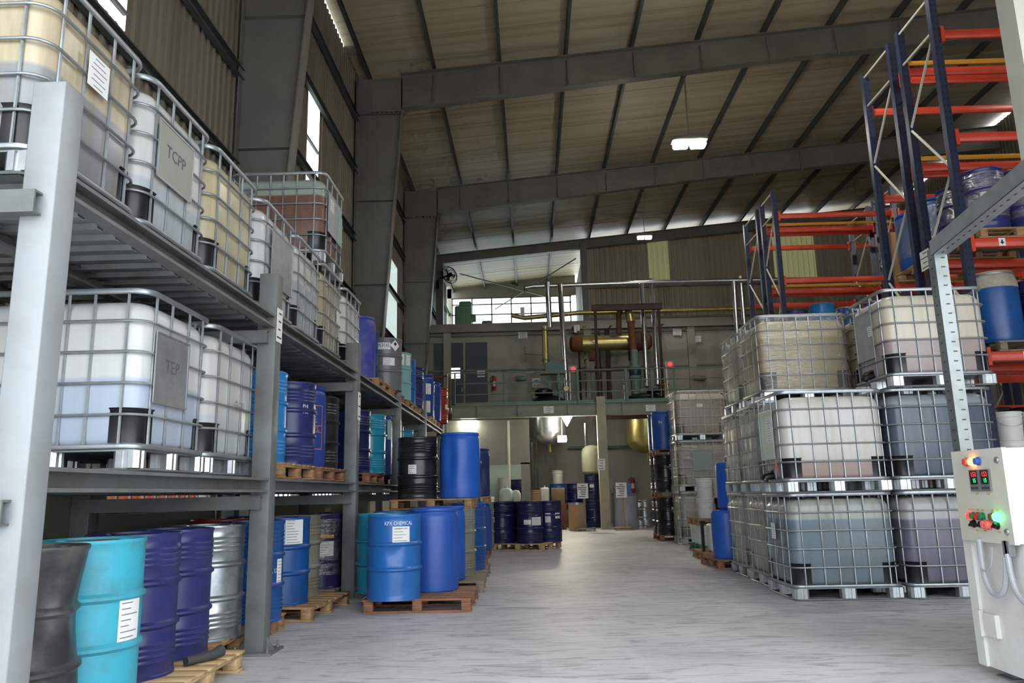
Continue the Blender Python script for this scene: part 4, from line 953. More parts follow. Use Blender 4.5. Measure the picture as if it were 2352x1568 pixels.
for (r, y, zs) in ((ra, 11.31, (2.1, 4.0, 5.75, 7.2)), (rc, 18.78, (2.1, 4.0, 5.75, 7.2))):
    for z in zs: obj('row_spacer', MB().tube([(UXR, y-.13, z), (UXR, y+.13, z)], .02, 6), 'rack_blue', r, -Vector(r.location))
def arrow_sign(x, z, label):
    o = tag(obj('arrow_sign', MB().box((0, 0, 0), (.09, .003, .11)), 'paper', None, (x, 10.2-.0625, z)), label, 'sign')
    v = [(-.012, -.003, .03), (.012, -.003, .03), (.012, -.003, 0), (.032, -.003, 0), (0, -.003, -.035), (-.032, -.003, 0), (-.012, -.003, 0)]
    obj('arrow', MB().add(v, [(6, 5, 4, 3, 2, 1, 0)]), 'print', o)
arrow_sign(6.52, LEV[2]-.065, 'small white down arrow sign on the higher orange beam')
arrow_sign(6.62, LEV[1]-.065, 'small white down arrow sign on the lower orange beam')
paper_sheet('rack_notice', 'pale paper notice tied to the blue rack upright', (5.965, 11.1, 4.5), .26, .3, 4, '-x', 'paper')
# loads
zl = LEV[2]
pallet(6.78, 10.67, zl, 'wooden pallet of wrapped navy drums on the rack', 0, 1.1, 1.1, 'wood')
for nm, x, y in (('front left', 6.5, 10.38), ('front right', 7.09, 10.38), ('rear left', 6.5, 10.97), ('rear right', 7.09, 10.97)):
    drum('ribbed', 'navy', x, y, zl+.14, nm+' navy open drum in stretch film on the near rack', film=True, lidm='grey' if 'left' in nm else 'teal', labels=[(12, .42, .17, .2)] if nm == 'front left' else ())
pallet(6.72, 11.88, zl, 'pale pallet with wrapped blue plastic drums on the second rack row', 0, 1.1, 1.1, 'wood_pale')
for nm, x, y in (('front left', 6.44, 11.57), ('front right', 7.03, 11.57), ('rear left', 6.44, 12.16), ('rear right', 7.03, 12.16)):
    drum('plastic', 'blue_plastic', x, y, zl+.14, nm+' blue plastic drum in film on the second rack row', film=True, n=28)
tag(obj('plywood_board', bevel_box((.7, .03, .9), .003), 'fibre_board' if 'fibre_board' in MATS else mat('fibre_board', '#b0895c', .75, dirt='#8a683f', dscale=3, damt=.4), None, (6.5, 12.487, zl+.45), (.0, 0, 0)), 'tan plywood sheet standing behind the wrapped blue drums', 'board')
zl = LEV[1]
pallet(6.82, 10.67, zl, 'weathered pallet under the big blue open-head drum', 0, 1.1, 1.1, 'wood_grey')
bd = drum('open', 'blue_deep', 6.48, 10.44, zl+.14, 'big faded blue drum with beige shoulder and clamp ring on the near rack', lidm='fibre', scale=(1.05, 1.05, 1.08), n=44)
obj('shoulder', MB().lathe([(.2905, .7), (.2885, .755), (.265, .86), (.256, .876)], 44, fn=lambda a, z: .0015*math.sin(a*5)), mat('beige_film', '#a79f8d', .6, dirt='#6f6a60', dscale=5, damt=.6), bd)
drum('ribbed', 'navy', 7.14, 10.42, zl+.14, 'navy ribbed drum at the right edge on the near rack')
drum('ribbed', 'navy', 6.5, 11.12, zl+.14, 'navy drum behind the big faded blue drum')
drum('open', 'blue_deep', 6.6, 12.0, zl, 'blue drum lid showing between rack uprights')
zl = LEV[0]
for i in range(3):
    for k in range(2):
        pail(6.33+i*.36, 10.28, zl+k*.385, ('lower' if k == 0 else 'upper')+(' left', ' middle', ' right')[i]+' grey white pail on the lowest rack level', h=.385, r=.165)
for i in range(2):
    d = drum('ribbed', 'black', 6.45+i*.62, 10.92, zl, ('left', 'right')[i]+' black drum behind the pails on the lowest rack level', n=24)
# drums glimpsed behind the stacks
zl = LEV[2]
drum('ribbed', 'navy', 6.46, 18.1, zl, 'navy drum top left of the light blue drum on the distant rack', n=24, scale=(1, 1, .96))
drum('plain', 'blue_light', 7.08, 18.0, zl, 'light blue drum standing on the distant rack', n=28, scale=(1, 1, 1.1))
for nm, x, y, h in (('left', 7.72, 18.1, .98), ('right', 8.36, 18.0, 1.1)):
    drum('open', 'blue_deep', x, y, zl, nm+' grey lidded open-head drum peeking over the tanks', lidm='grey', n=28, scale=(1, 1, h))
# ---------------- slotted angle frame and control cabinet ----------------
fr = thing('angle_frame', 'galvanised slotted angle frame standing behind the control cabinet', 'frame', (3.27, 5.9, 0))
def angle_bar(L, w=.075):
    return MB().prism([(-w/2, -w/2), (w/2, -w/2), (w/2, -w/2+.005), (-w/2+.005, -w/2+.005), (-w/2+.005, w/2), (-w/2, w/2)], 0, L)
def slot_set(L, w=.075):
    mb = MB(); i = 0; z = .12
    while z < L-.05:
        mb.box((.008 if i % 2 else .014, -w/2-.0008, z), (.03, .0016, .009)); mb.box((-w/2-.0008, .005, z), (.0016, .026, .009)); z += .075; i += 1
    return mb
p = obj('post', angle_bar(3.06, .1), 'galv_dull', fr); obj('slot_row', slot_set(3.06, .1), 'slot_dark', p)['kind'] = 'stuff'
a = Vector((3.267, 5.900, 3.100)); b = Vector((3.061, 4.462, 3.050)); dirv = (b-a); dirv.z = 0; Lb = max(2.6, dirv.length+1.2)
angz = math.atan2(dirv.y, dirv.x)
bm_ = MB()
w = .12
bm_.add([(0, 0, 0), (Lb, 0, 0), (Lb, 0, w), (0, 0, w), (0, .005, 0), (Lb, .005, 0), (Lb, .005, w), (0, .005, w)], [(0, 1, 2, 3), (7, 6, 5, 4), (0, 4, 5, 1), (3, 2, 6, 7), (0, 3, 7, 4), (1, 5, 6, 2)])
bm_.add([(0, 0, 0), (Lb, 0, 0), (Lb, w, 0), (0, w, 0), (0, 0, .005), (Lb, 0, .005), (Lb, w, .005), (0, w, .005)], [(3, 2, 1, 0), (4, 5, 6, 7), (0, 1, 5, 4), (2, 3, 7, 6), (1, 2, 6, 5), (3, 0, 4, 7)])
ob = obj('top_rail', bm_, 'galv', fr, (-.05, .0, 3.0), (0, 0, angz))
sl = MB()
for i in range(int(Lb/.1)): sl.box((.1+i*.1, .055, -.0008), (.03, .012, .0016))
obj('slot_row', sl, 'slot_dark', ob)['kind'] = 'stuff'
far_end = Vector((3.27, 5.9, 0))+Vector((math.cos(angz), math.sin(angz), 0))*(Lb-.1)
obj('post', angle_bar(3.0, .1), 'galv_dull', fr, (far_end.x-3.27, far_end.y-5.9, 0))

cb = thing('control_cabinet', 'cream painted machine control cabinet with lit buttons at the right edge', 'cabinet', (3.5, 4.9, 0))
def cw(name, mb, m, parent=None):
    if parent is None: return obj(name, mb, m, cb, -Vector(cb.location))
    return obj(name, mb, m, parent)
cw('body', MB().box((3.6, 4.72, .46), (1.34, 1.36, .8)), 'white_paint')
for sx in (3.05, 4.15):
    for sy in (4.15, 5.25): cw('leg', MB().box((sx, sy, .03), (.1, .1, .06)).box((sx, sy, .005), (.16, .16, .01)), 'galv_dull')
cw('corner_strip', MB().box((2.925, 5.36, .48), (.03, .09, .84)), 'white_paint')
h_ = cw('side_hinge', MB().box((2.915, 5.2, .33), (.03, .12, .14)).box((2.9, 5.3, .33), (.03, .03, .16)), 'white_paint')
cw('control_box', MB().box((3.55, 5.05, 1.145), (1.3, .56, .57)), 'cream_paint')
dr = cw('door', MB().box((2.884, 5.05, 1.145), (.03, .57, .58)), 'cream_paint')
FX = 2.868
def knob(y, z, r, m, proud=.02, lit=0, nm='push_button'):
    mb = MB().lathe([(r*1.25, 0), (r*1.25, proud*.4), (r, proud*.4), (r, proud), (r*.8, proud*1.1), (0, proud*1.15)], 16)
    return obj(nm, mb, m, cb, Vector((FX, y, z))-Vector(cb.location), (0, -PI/2, 0))
mat('lamp_green', '#3cff7a', .3, emit=6.0); mat('lamp_orange', '#ff9a3c', .3, emit=9.0); mat('lamp_red', '#ff3a3a', .3, emit=1.2)
mat('led_red', '#ff2a2a', .3, emit=3.0); mat('led_green', '#2aff6a', .3, emit=3.0); mat('lamp_blue', '#3d63b0', .3)
mat('btn_green', '#1f7a4c', .35); mat('lamp_pink', '#f0706a', .35)
for y, m in ((5.14, 'red_plastic'), (5.075, 'lamp_orange'), (5.015, 'lamp_blue')): knob(y, 1.36, .022, m, .03, nm='pilot_lamp')
for y in (5.08, 4.96):
    d = cw('digital_meter', MB().box((FX-.004, y, 1.24), (.016, .1, .135)), 'galv_dull')
    obj('screen', MB().box((FX-.0125, y, 1.258), (.002, .078, .085)), 'black_plastic', d)
    t1 = MB(); flat_text(t1, '153', .042, (FX-.0142, y-.004, 1.277), (0, -1, 0), (0, 0, 1)); obj('readout', t1, 'led_red', d)
    t2 = MB(); flat_text(t2, '15', .036, (FX-.0142, y-.006, 1.238), (0, -1, 0), (0, 0, 1)); obj('readout', t2, 'led_green', d)
    for q in (-.03, -.01, .012, .032): obj('key', MB().box((FX-.0125, y+q, 1.192), (.003, .012, .014)), 'print', d)
for y, m in ((5.19, 'lamp_red'), (5.15, 'btn_green'), (5.1, 'red_paint'), (5.05, 'btn_green'), (4.94, 'rust'), (4.89, 'lamp_green')): knob(y, 1.015, .02 if m != 'lamp_green' else .025, m, .026)
for y in (5.16, 5.07, 4.91):
    k_ = knob(y, .965, .02, 'black_plastic', .022, nm='selector_switch'); obj('pointer', MB().box((0, 0, .026), (.012, .042, .012)), 'black_plastic', k_, (0, 0, 0), (0, 0, .6))
for y in (5.025, 4.99): knob(y, .965, .025, 'lamp_pink', .03, nm='stop_button')
tg = MB()
for y, z in ((5.19, 1.055), (5.15, 1.055), (5.1, 1.055), (5.05, 1.055), (4.94, 1.055), (4.89, 1.055), (5.14, .925), (5.05, .925), (4.9, .925), (5.08, 1.155), (4.96, 1.155)): tg.box((FX-.0015, y, z), (.002, .03, .008))
cw('name_tags', tg, 'tape_amber')
for z in (1.36, .93): knob(4.82, z, .016, 'galv_bright', .012, nm='door_lock')
vt = cw('air_vent', MB().box((3.12, 4.764, 1.29), (.24, .02, .15)), 'white_paint')
for i in range(9): obj('louvre', MB().box((3.12, 4.752, 1.23+i*.015), (.21, .012, .006)), 'galv_dull', vt)
def hose(path, r, m, nm, label=None):
    o = obj(nm, MB().tube(path, r, 8), m, cb, -Vector(cb.location)); return o
def loop(y0, y1, ztop0, ztop1, zlow, x=2.86, n=16):
    pts = []
    for i in range(n+1):
        q = i/n; yy = y0+(y1-y0)*(q-.1*math.sin(2*PI*q)); zz = (ztop0+(ztop1-ztop0)*q)-(min(ztop0, ztop1)-zlow)*math.sin(PI*q)**.7
        pts.append((x-.02*math.sin(PI*q), yy, zz))
    return pts
hose(loop(5.12, 4.86, .87, .78, .5), .017, 'cable', 'cable_conduit')
hose(loop(5.14, 4.98, .87, .83, .66, 2.855), .004, 'cable', 'thin_wire')
hose(loop(4.84, 4.35, .8, .84, .5), .016, 'cable', 'cable_conduit')
for y in (4.86, 4.84): cw('cable_gland', MB().box((2.88, y, .83), (.04, .04, .09)), 'galv_dull')
# ---------------- mezzanine and what stands on, in and under it ----------------
MY, MZ = 25.3, 4.09
mz = thing('mezzanine_platform', 'olive green steel mezzanine platform with fascia beam across the far end', 'platform', (2.35, 25.3, 0))
def fascia(x0, x1):
    mb = MB().box(((x0+x1)/2, MY, MZ-.21), (x1-x0, .014, .42)); mb.box(((x0+x1)/2, MY, MZ-.01), (x1-x0, .2, .02)); mb.box(((x0+x1)/2, MY, MZ-.42), (x1-x0, .2, .02)); return mb
wo('fascia_beam', fascia(-2.6, 2.2), 'mezz_paint', mz); wo('fascia_beam', fascia(2.5, 12), 'mezz_paint', mz)
for x in (-1.75, -.4, 1.25, 3.05, 4.7): wo('stiffener', MB().box((x, MY-.05, MZ-.21), (.012, .09, .4)), 'mezz_paint', mz)
wo('column', MB().box((2.35, MY, 2.14), (.3, .3, 4.28)), 'column_paint', mz)
wo('cross_joist', MB().box((3.1, 26.2, 3.66), (2.0, .2, .12)), 'rust_dark', mz)
dk = MB()
for a, b, c, d in ((-3.9, 0.02, MY, 29.4), (1.26, 3.3, MY, 29.4), (4.75, 12, MY, 29.4), (0, 1.3, MY, 26.15), (0, 1.3, 27.45, 29.4), (3.28, 4.8, MY, 26.1), (3.28, 4.8, 27.55, 29.4)): dk.box(((a+b)/2, (c+d)/2, MZ-.03), (b-a, d-c, .05))
wo('deck_plate', dk, 'steel_dark', mz)
# guard rails
rl = thing('guard_rail', 'green pipe guard rail along the mezzanine edge', 'railing', (2.0, MY+.1, MZ))
for x in (-2.5, -.85, 1.0, 1.62, 3.25, 4.1, 4.85, 6.6, 8.4): wo('rail_post', MB().tube([(x, MY+.1, MZ), (x, MY+.1, MZ+1.12)], .026 if x not in (1.62, 3.25) else .05, 8), 'green_paint', rl)
for z in (MZ+.38, MZ+.75, MZ+1.12): wo('rail_bar', MB().tube([(-2.5, MY+.1, z), (8.4, MY+.1, z)], .02, 8), 'green_paint', rl)
wo('toe_board', MB().box((2.9, MY+.1, MZ+.06), (10.8, .012, .1)), 'green_paint', rl)
st = thing('stair_rail', 'orange brown stair handrail at the left end of the mezzanine', 'railing', (-2.7, 25.0, MZ-1.0))
wo('handrail', MB().tube([(-3.3, 24.9, MZ+.9), (-2.75, 24.9, MZ+.95), (-2.62, 24.9, MZ+.9), (-2.62, 24.9, MZ-.3)], .03, 8), 'rust', st)
wo('chrome_rail', MB().tube([(-2.8, 24.8, 0.0), (-2.75, 24.8, 3.0), (-2.68, 24.8, 5.1), (-2.4, 25.0, 5.15)], .025, 8), 'chrome', st)
# reactors
def reactor(x, y, r, zb, label, bodym, topm, name='reactor_vessel'):
    t = thing(name, label, 'vessel', (x, y, zb-.3))
    wo('shell', MB().lathe([(0, zb-.28), (r*.35, zb-.26), (r*.7, zb-.17), (r*.93, zb-.02), (r, zb+.12), (r, MZ+.06)], 40, (x, y, 0)), bodym, t)
    wo('flange', MB().lathe([(r*.9, MZ+.06), (r*1.1, MZ+.06), (r*1.1, MZ+.12), (r*.9, MZ+.12)], 40, (x, y, 0)), 'chrome', t)
    wo('dome', MB().lathe([(r*1.04, MZ+.12), (r*1.08, MZ+.16), (r*1.06, MZ+.24), (r*.9, MZ+.34), (r*.6, MZ+.43), (r*.3, MZ+.47), (0, MZ+.48)], 40, (x, y, 0)), topm, t)
    for i in range(10):
        a = 2*PI*i/10; wo('clamp', MB().box((x+r*1.1*math.cos(a), y+r*1.1*math.sin(a), MZ+.13), (.05, .05, .14)), 'steel_dark', t)
    wo('drain_pipe', MB().tube([(x, y, zb-.28), (x, y, zb-.55)], .05, 8), 'brass', t)
    return t
mat('steel_black', '#2b2d2c', .3, .5)
r1 = reactor(.66, 26.8, .58, 3.12, 'left stainless reactor vessel hanging through the mezzanine deck', 'galv_bright', 'steel_black')
wo('manhole', MB().lathe([(.3, MZ+.44), (.33, MZ+.5), (.31, MZ+.62), (.2, MZ+.68), (0, MZ+.7)], 24, (.5, 26.6, 0)), 'steel_black', r1)
wo('agitator_stand', MB().box((.72, 26.75, MZ+.85), (.09, .09, .9)).box((1.0, 26.75, MZ+.85), (.07, .09, .9)), 'green_paint', r1)
wo('hopper', MB().add([(.95, 26.5, 5.25), (1.35, 26.5, 5.25), (1.1, 26.5, 4.72), (1.0, 26.5, 4.72), (.95, 26.8, 5.25), (1.35, 26.8, 5.25), (1.1, 26.8, 4.72), (1.0, 26.8, 4.72)], [(3, 2, 1, 0), (4, 5, 6, 7), (0, 1, 5, 4), (1, 2, 6, 5), (2, 3, 7, 6), (3, 0, 4, 7)]), 'green_paint', r1)
wo('gear_box', MB().box((.92, 26.6, 5.5), (.66, .4, .34)), 'teal_paint', r1)
wo('gear_base', MB().box((.85, 26.6, 5.3), (.9, .45, .06)), 'steel_dark', r1)
obj('gauge', MB().lathe([(0, 0), (.09, 0), (.09, .03), (0, .03)], 16), 'brass', r1, Vector((1.28, 26.3, 4.72))-Vector(r1.location), (PI/2, 0, 0))
col = thing('column_still', 'slim yellowed sight column standing above the left reactor', 'column', (.62, 27.0, 5.55))
wo('column', MB().tube([(.62, 27.0, 5.66), (.62, 27.0, 7.1)], .11, 16), 'brass', col)
for z in (5.85, 6.95): wo('band', MB().lathe([(.11, z-.03), (.14, z-.03), (.14, z+.03), (.11, z+.03)], 16, (.62, 27.0, 0)), 'steel_dark', col)
wo('bracket_pipe', MB().tube([(.5, 27.0, 6.05), (-.1, 27.0, 6.1)], .02, 6), 'steel_dark', col)
wo('hand_wheel', MB().tube([(-.12+.0*math.cos(a), 27.0+.18*math.cos(a), 6.1+.28*math.sin(a)) for a in [2*PI*i/16 for i in range(16)]], .02, 6, True), 'steel_dark', col)
r2 = reactor(4.05, 26.85, .68, 2.75, 'right golden stained reactor vessel hanging through the mezzanine deck', 'brass', 'steel_black')
wo('manhole', MB().lathe([(.24, MZ+.46), (.26, MZ+.54), (0, MZ+.6)], 24, (4.35, 26.6, 0)), 'steel_black', r2)
wo('agitator_motor', MB().lathe([(.17, 4.5), (.17, 5.05), (.24, 5.05), (.24, 5.12), (.2, 5.12), (.2, 5.42), (.25, 5.42), (.25, 5.5), (.14, 5.5), (.14, 6.05), (.1, 6.1), (0, 6.1)], 20, (3.75, 26.7, 0)), 'green_paint', r2)
wo('coupling', MB().lathe([(.2, 5.16), (.215, 5.18), (.215, 5.38), (.2, 5.4)], 20, (3.75, 26.7, 0)), 'navy_band' if 'navy_band' in MATS else mat('navy_band', '#2a3a55', .4), r2)
wo('gauge', MB().tube([(3.28, 26.3, 4.25), (3.28, 26.3, 4.8)], .015, 6).lathe([(.09, 0), (.09, .03), (0, .03)], 12, (3.28, 26.3, 4.83)), 'chrome', r2)
wo('nozzle', MB().lathe([(.08, 4.3), (.08, 4.75), (.16, 4.76), (.16, 4.8), (.06, 4.82), (.06, 5.0)], 14, (4.72, 26.4, 0)), 'brass', r2)
# condenser with its frame and arch pipe
cn = thing('condenser', 'horizontal golden condenser drum with rusty end caps', 'condenser', (2.8, 27.4, 6.4))
ax0, ax1, zc_ = 1.95, 4.0, 6.5
def hcyl(x0, x1, prof, y, z, n=28):
    mb = MB(); rows = []
    for q, r in prof: rows.append((r, q))
    m2 = MB().lathe(rows, n); mb.add([(p[2], y+p[1], z+p[0]) for p in m2.v], [tuple(reversed(f)) for f in m2.f]); return mb
wo('shell', hcyl(0, 0, [(1.98, .285), (3.95, .285)], 27.4, zc_), 'brass', cn)
wo('end_cap', hcyl(0, 0, [(1.5, 0), (1.52, .18), (1.6, .29), (1.72, .31), (1.98, .31)], 27.4, zc_), 'rust', cn)
wo('end_cap', hcyl(0, 0, [(3.95, .33), (4.2, .33), (4.4, .31), (4.5, .2), (4.52, 0)], 27.4, zc_+.02), 'rust', cn)
wo('flange_band', hcyl(0, 0, [(3.9, .36), (4.02, .36)], 27.4, zc_), 'rust_dark', cn)
for x in (2.3, 3.75): wo('saddle', MB().box((x, 27.4, 6.05), (.2, .3, .4)), 'rust', cn); wo('saddle_leg', MB().box((x, 27.4, 4.95), (.14, .14, 1.75)), 'mezz_paint', cn)
ar = thing('arch_pipe', 'thick brown arched pipe rising from the right reactor', 'pipe', (3.75, 26.9, 6.05))
wo('riser', MB().tube([(3.74, 26.85, 6.08), (3.72, 26.9, 7.2), (3.66, 26.95, 7.6), (3.55, 27.05, 7.8), (3.42, 27.15, 7.75), (3.34, 27.25, 7.5), (3.32, 27.3, 6.8)], [.13, .13, .13, .12, .11, .1, .1], 14), 'rust', ar)
wo('sleeve', MB().tube([(3.72, 26.9, 7.15), (3.68, 26.93, 7.5)], .16, 14), 'brass', ar)
tf = thing('hoist_frame', 'rust brown beam frame over the condenser', 'frame', (3.5, 26.6, MZ))
wo('cross_beam', MB().box((3.55, 26.6, 7.62), (2.5, .16, .2)).box((3.55, 26.6, 7.72), (2.5, .22, .02)), 'rust_dark', tf)
for x in (2.42, 4.68): wo('leg', MB().tube([(x, 26.6, MZ), (x, 26.6, 7.52)], .05, 8), 'rust_dark', tf)
wo('low_pipe', MB().tube([(1.9, 26.6, 5.35), (2.35, 26.6, 5.35), (2.38, 26.6, 5.1), (2.5, 26.6, 5.1), (2.52, 26.6, 5.35), (3.55, 26.6, 5.38)], .03, 8), 'rust_dark', tf)
# chrome pipes
pp = thing('steam_pipes', 'long chrome clad pipe run high across the far end', 'pipe', (4.5, 27.4, MZ))
wo('header', MB().tube([(-0.031, 27.400, 8.545), (-0.060, 27.400, 8.679), (0.248, 27.400, 8.721), (4.685, 27.400, 8.744), (8.531, 27.400, 8.716), (12.032, 27.400, 8.665)], .085, 10), 'chrome', pp)
for (a, b, c, d, r) in ((1257, 648, 1263, 750, .1), (1286, 654, 1301, 925, .1), (1474, 652, 1486, 890, .09), (1498, 640, 1511, 880, .09), (1686, 646, 1700, 880, .08), (1701, 636, 1722, 880, .08)): pass
for p0, p1, r in (((0.767, 27.300, 8.829), (0.810, 27.300, 7.111), .1), ((1.227, 27.200, 8.688), (1.304, 26.400, 4.212), .1), ((4.249, 27.300, 8.662), (4.119, 26.600, 4.747), .09), ((4.662, 27.500, 8.907), (4.502, 26.600, 4.799), .09), ((7.609, 27.200, 8.637), (7.508, 27.200, 4.556), .08), ((7.949, 27.500, 8.912), (7.934, 27.500, 4.584), .08)):
    wo('drop_pipe', MB().tube([p0, p1], r, 10), 'chrome', pp)
gp_ = thing('brass_pipe', 'long dull brass pipe run below the chrome one', 'pipe', (4.0, 28.6, 7.3))
wo('pipe', MB().tube([(-0.594, 28.600, 7.910), (-0.110, 28.600, 7.794), (1.988, 28.600, 7.942), (4.325, 28.600, 7.929), (8.480, 28.600, 7.934), (11.455, 28.600, 7.919)], .09, 10), 'brass', gp_)
wo('joint_block', MB().box((-0.188, 28.600, 8.037), (.16, .16, .34)), 'cream_paint', gp_)
for x in (1.75, 3.2, 5.2): wo('wall_bracket', MB().tube([(x, 28.6, 7.42), (x, 29.54, 7.5)], .03, 6), 'steel_dark', gp_)
for k, (x, lb) in enumerate(((1.95, 'slim dark process pipe left of the condenser saddle'), (2.75, 'slim dark process pipe between the condenser saddles'), (3.05, 'wide dark duct running down the rear wall'), (4.95, 'slim dark pipe right of the hoist frame'))):
    r = .09 if k == 2 else .04
    tag(obj('process_pipe', MB().tube([(0, 0, 0), (0, 0, 3.2)], r, 8), 'rust_dark', None, (x, 28.9, MZ)), lb, 'pipe')
vl = thing('valve_set', 'brass valve cluster hanging under the condenser', 'valve', (2.05, 27.0, 5.0))
for i, z in enumerate((5.15, 5.4, 5.65, 5.9, 7.0)): wo('valve_body', MB().lathe([(0, z-.09), (.06, z-.06), (.035, z), (.06, z+.06), (0, z+.09)], 10, (2.02 if i < 4 else 2.05, 27.0, 0)), 'brass', vl)
wo('spindle', MB().tube([(2.02, 27.0, 4.5), (2.02, 27.0, 6.15)], .02, 6), 'rust_dark', vl)
# alarm lamps, boxes and signs on the mezzanine
def alarm(p, label, ph):
    t = thing('alarm_lamp', label, 'lamp', (p[0], p[1], MZ))
    wo('pole', MB().tube([(p[0]-.12, p[1], MZ), (p[0]-.12, p[1], p[2]+.1)], .03, 8), 'white_paint', t)
    wo('housing', MB().box(p, (.24, .12, .24)), 'grey_box' if 'grey_box' in MATS else mat('grey_box', '#8a8d86', .5), t)
    o = wo('lens', MB().lathe([(.075, 0), (.07, .04), (.04, .06), (0, .065)], 14), 'lamp_red', t); o.location = Vector((p[0], p[1]-.06, p[2]))-Vector(t.location); o.rotation_euler = (PI/2, 0, 0)
alarm((1.497, 25.600, 5.273), 'red alarm lamp on a pole between the reactors', 0); alarm((4.770, 25.600, 5.353), 'red alarm lamp on a pole right of the right reactor', 0)
cbx = thing('wall_control_box', 'small cream control box behind the left reactor', 'control box', (0.262, 27.600, 5.108))
obj('case', bevel_box((.32, .16, .36), .01), 'cream_paint', cbx); obj('screen', MB().box((0, -.085, .08), (.14, .006, .08)), 'lamp_blue', cbx)
for x in (-.06, .06): obj('button', MB().lathe([(.03, 0), (.03, .02), (0, .025)], 10), 'red_plastic', cbx, (x, -.08, -.08), (PI/2, 0, 0))
tag(obj('junction_box', bevel_box((.4, .14, .18), .01), 'green_paint', None, (-0.326, 29.500, 5.597)), 'grey green junction box on the rear wall', 'box')
jb2 = tag(obj('wall_lamp_box', bevel_box((.5, .2, .16), .01), 'steel_dark', None, (6.587, 29.480, 5.418)), 'dark box lamp on the rear wall right of the hoist frame', 'box')
def exting(p, label, h=.55):
    t = thing('fire_extinguisher', label, 'extinguisher', (p[0], p[1], p[2]-h/2))
    obj('cylinder', MB().lathe([(0, 0), (.07, 0), (.08, .02), (.08, h*.72), (.06, h*.82), (.025, h*.86), (.025, h*.92), (0, h*.92)], 16), 'red_paint', t)
    obj('valve_head', MB().box((0, 0, h*.95), (.05, .05, .05)).box((.05, 0, h*.98), (.12, .02, .02)), 'galv', t)
    obj('hose', MB().tube([(-.02, -.02, h*.93), (-.14, -.04, h*.8), (-.12, -.04, h*.35)], .014, 6), 'black_plastic', t)
    obj('label_band', MB().cpatch(.0805, .12, h*.3, h*.4, -PI/2), 'paper', t)
exting((-1.368, 29.500, 5.451), 'red fire extinguisher on the rear wall of the mezzanine', .62)
exting((3.812, 29.450, 1.423), 'red fire extinguisher on the wall under the mezzanine', .62)
sg = tag(obj('exit_sign', MB().box((0, 0, 0), (.36, .01, .13)), 'tape_amber', None, (-1.039, 29.590, 5.922)), 'small red and cream sign above the mezzanine extinguisher', 'sign')
obj('print', MB().box((.04, -.006, 0), (.22, .004, .08)), 'red_paint', sg)
for p, w, h, lb, tl in (((-0.200, 29.550, 7.307), .36, .26, 'white notice high on the rear wall left of the sight column', 0), ((5.875, 29.550, 7.266), .34, .26, 'tilted white notice near the right hoist leg', .06), ((6.623, 29.550, 6.966), .34, .26, 'white notice on the rear wall right of the hoist frame', -.05), ((0.620, 25.280, 3.883), .34, .24, 'white notice on the fascia beam under the left reactor', 0), ((3.990, 25.280, 3.859), .32, .22, 'white notice on the fascia beam above the blue drums', 0), ((-1.877, 29.550, 5.868), .3, .14, 'white notice beside the mezzanine door', 0), ((1.920, 29.200, 7.439), .22, .3, 'pale card hanging behind the chrome drop pipe', 0)):
    paper_sheet('wall_notice', lb, (p[0], p[1]-.03, p[2]), w, h, 4, '-y', tilt=tl, group='white notices around the mezzanine')
tag(obj('paper_strip', MB().box((0, 0, 0), (.3, .004, .05)), 'paper', None, (-1.876, 29.500, 5.705)), 'thin white strip below the door notice', 'notice')
tag(obj('paper_strip', MB().box((0, 0, 0), (.3, .004, .05)), 'paper', None, (0.054, 29.500, 5.828)), 'thin white strip above the small control box', 'notice')
# doors and window in the rear wall
d1 = struct('door_1', MB().box((-3.15, YW-.03, 5.6), (1.15, .06, 2.95)), 'door_blue', label='slate blue door leaf at the left of the mezzanine', cat='door')
obj('glazed_opening', MB().box((-2.95, YW-.065, 5.86), (.5, .006, .42)), mat('door_glow', '#eef4f6', .3, emit=1.6), d1)
for z in (5.72, 5.86, 5.98): obj('glazing_bar', MB().box((-2.95, YW-.072, z), (.5, .008, .02)), 'steel_dark', d1)
obj('handle', MB().box((-2.63, YW-.08, 5.2), (.03, .05, .16)), 'galv', d1)
struct('door_2', MB().box((-2.05, YW-.03, 5.6), (.85, .06, 2.95)), 'door_blue', label='second slate blue door leaf with handle', cat='door')
# wall fan
fn_ = thing('wall_fan', 'caged black wall fan high up at the far left', 'fan', (-3.636, 34.600, 11.334)); 
obj('bracket', MB().tube([(-.55, .1, -.4), (-.45, 0, -.15), (0, 0, 0)], .05, 8), 'black_plastic', fn_)
obj('bracket_plate', MB().box((-.55, .1, -.42), (.12, .12, .4)), 'black_plastic', fn_)
for i, (r, d) in enumerate(((.42, 0), (.34, -.12), (.2, -.17), (.42, -.05), (.3, .1))): obj('guard_ring', MB().tube([(r*math.cos(a), d, r*math.sin(a)) for a in [2*PI*k/24 for k in range(24)]], .012, 5, True), 'black_plastic', fn_, (0, 0, 0), (-.15, 0, .75))
for k in range(12): a = 2*PI*k/12; obj('guard_wire', MB().tube([(.05*math.cos(a), -.18, .05*math.sin(a)), (.34*math.cos(a), -.12, .34*math.sin(a)), (.42*math.cos(a), -.03, .42*math.sin(a))], .008, 4), 'black_plastic', fn_, (0, 0, 0), (-.15, 0, .75))
for k in range(3): a = 2*PI*k/3; obj('blade', MB().add([(.05*math.cos(a), 0, .05*math.sin(a)), (.33*math.cos(a-.3), .03, .33*math.sin(a-.3)), (.36*math.cos(a+.25), -.04, .36*math.sin(a+.25)), (.08*math.cos(a+.9), 0, .08*math.sin(a+.9))], [(0, 1, 2, 3)]), 'galv_dull', fn_, (0, 0, 0), (-.15, 0, .75))
obj('motor', MB().lathe([(0, -.1), (.1, -.1), (.1, .1), (0, .1)], 14), 'black_plastic', fn_, (0, 0, 0), (PI/2-.15, 0, .75))
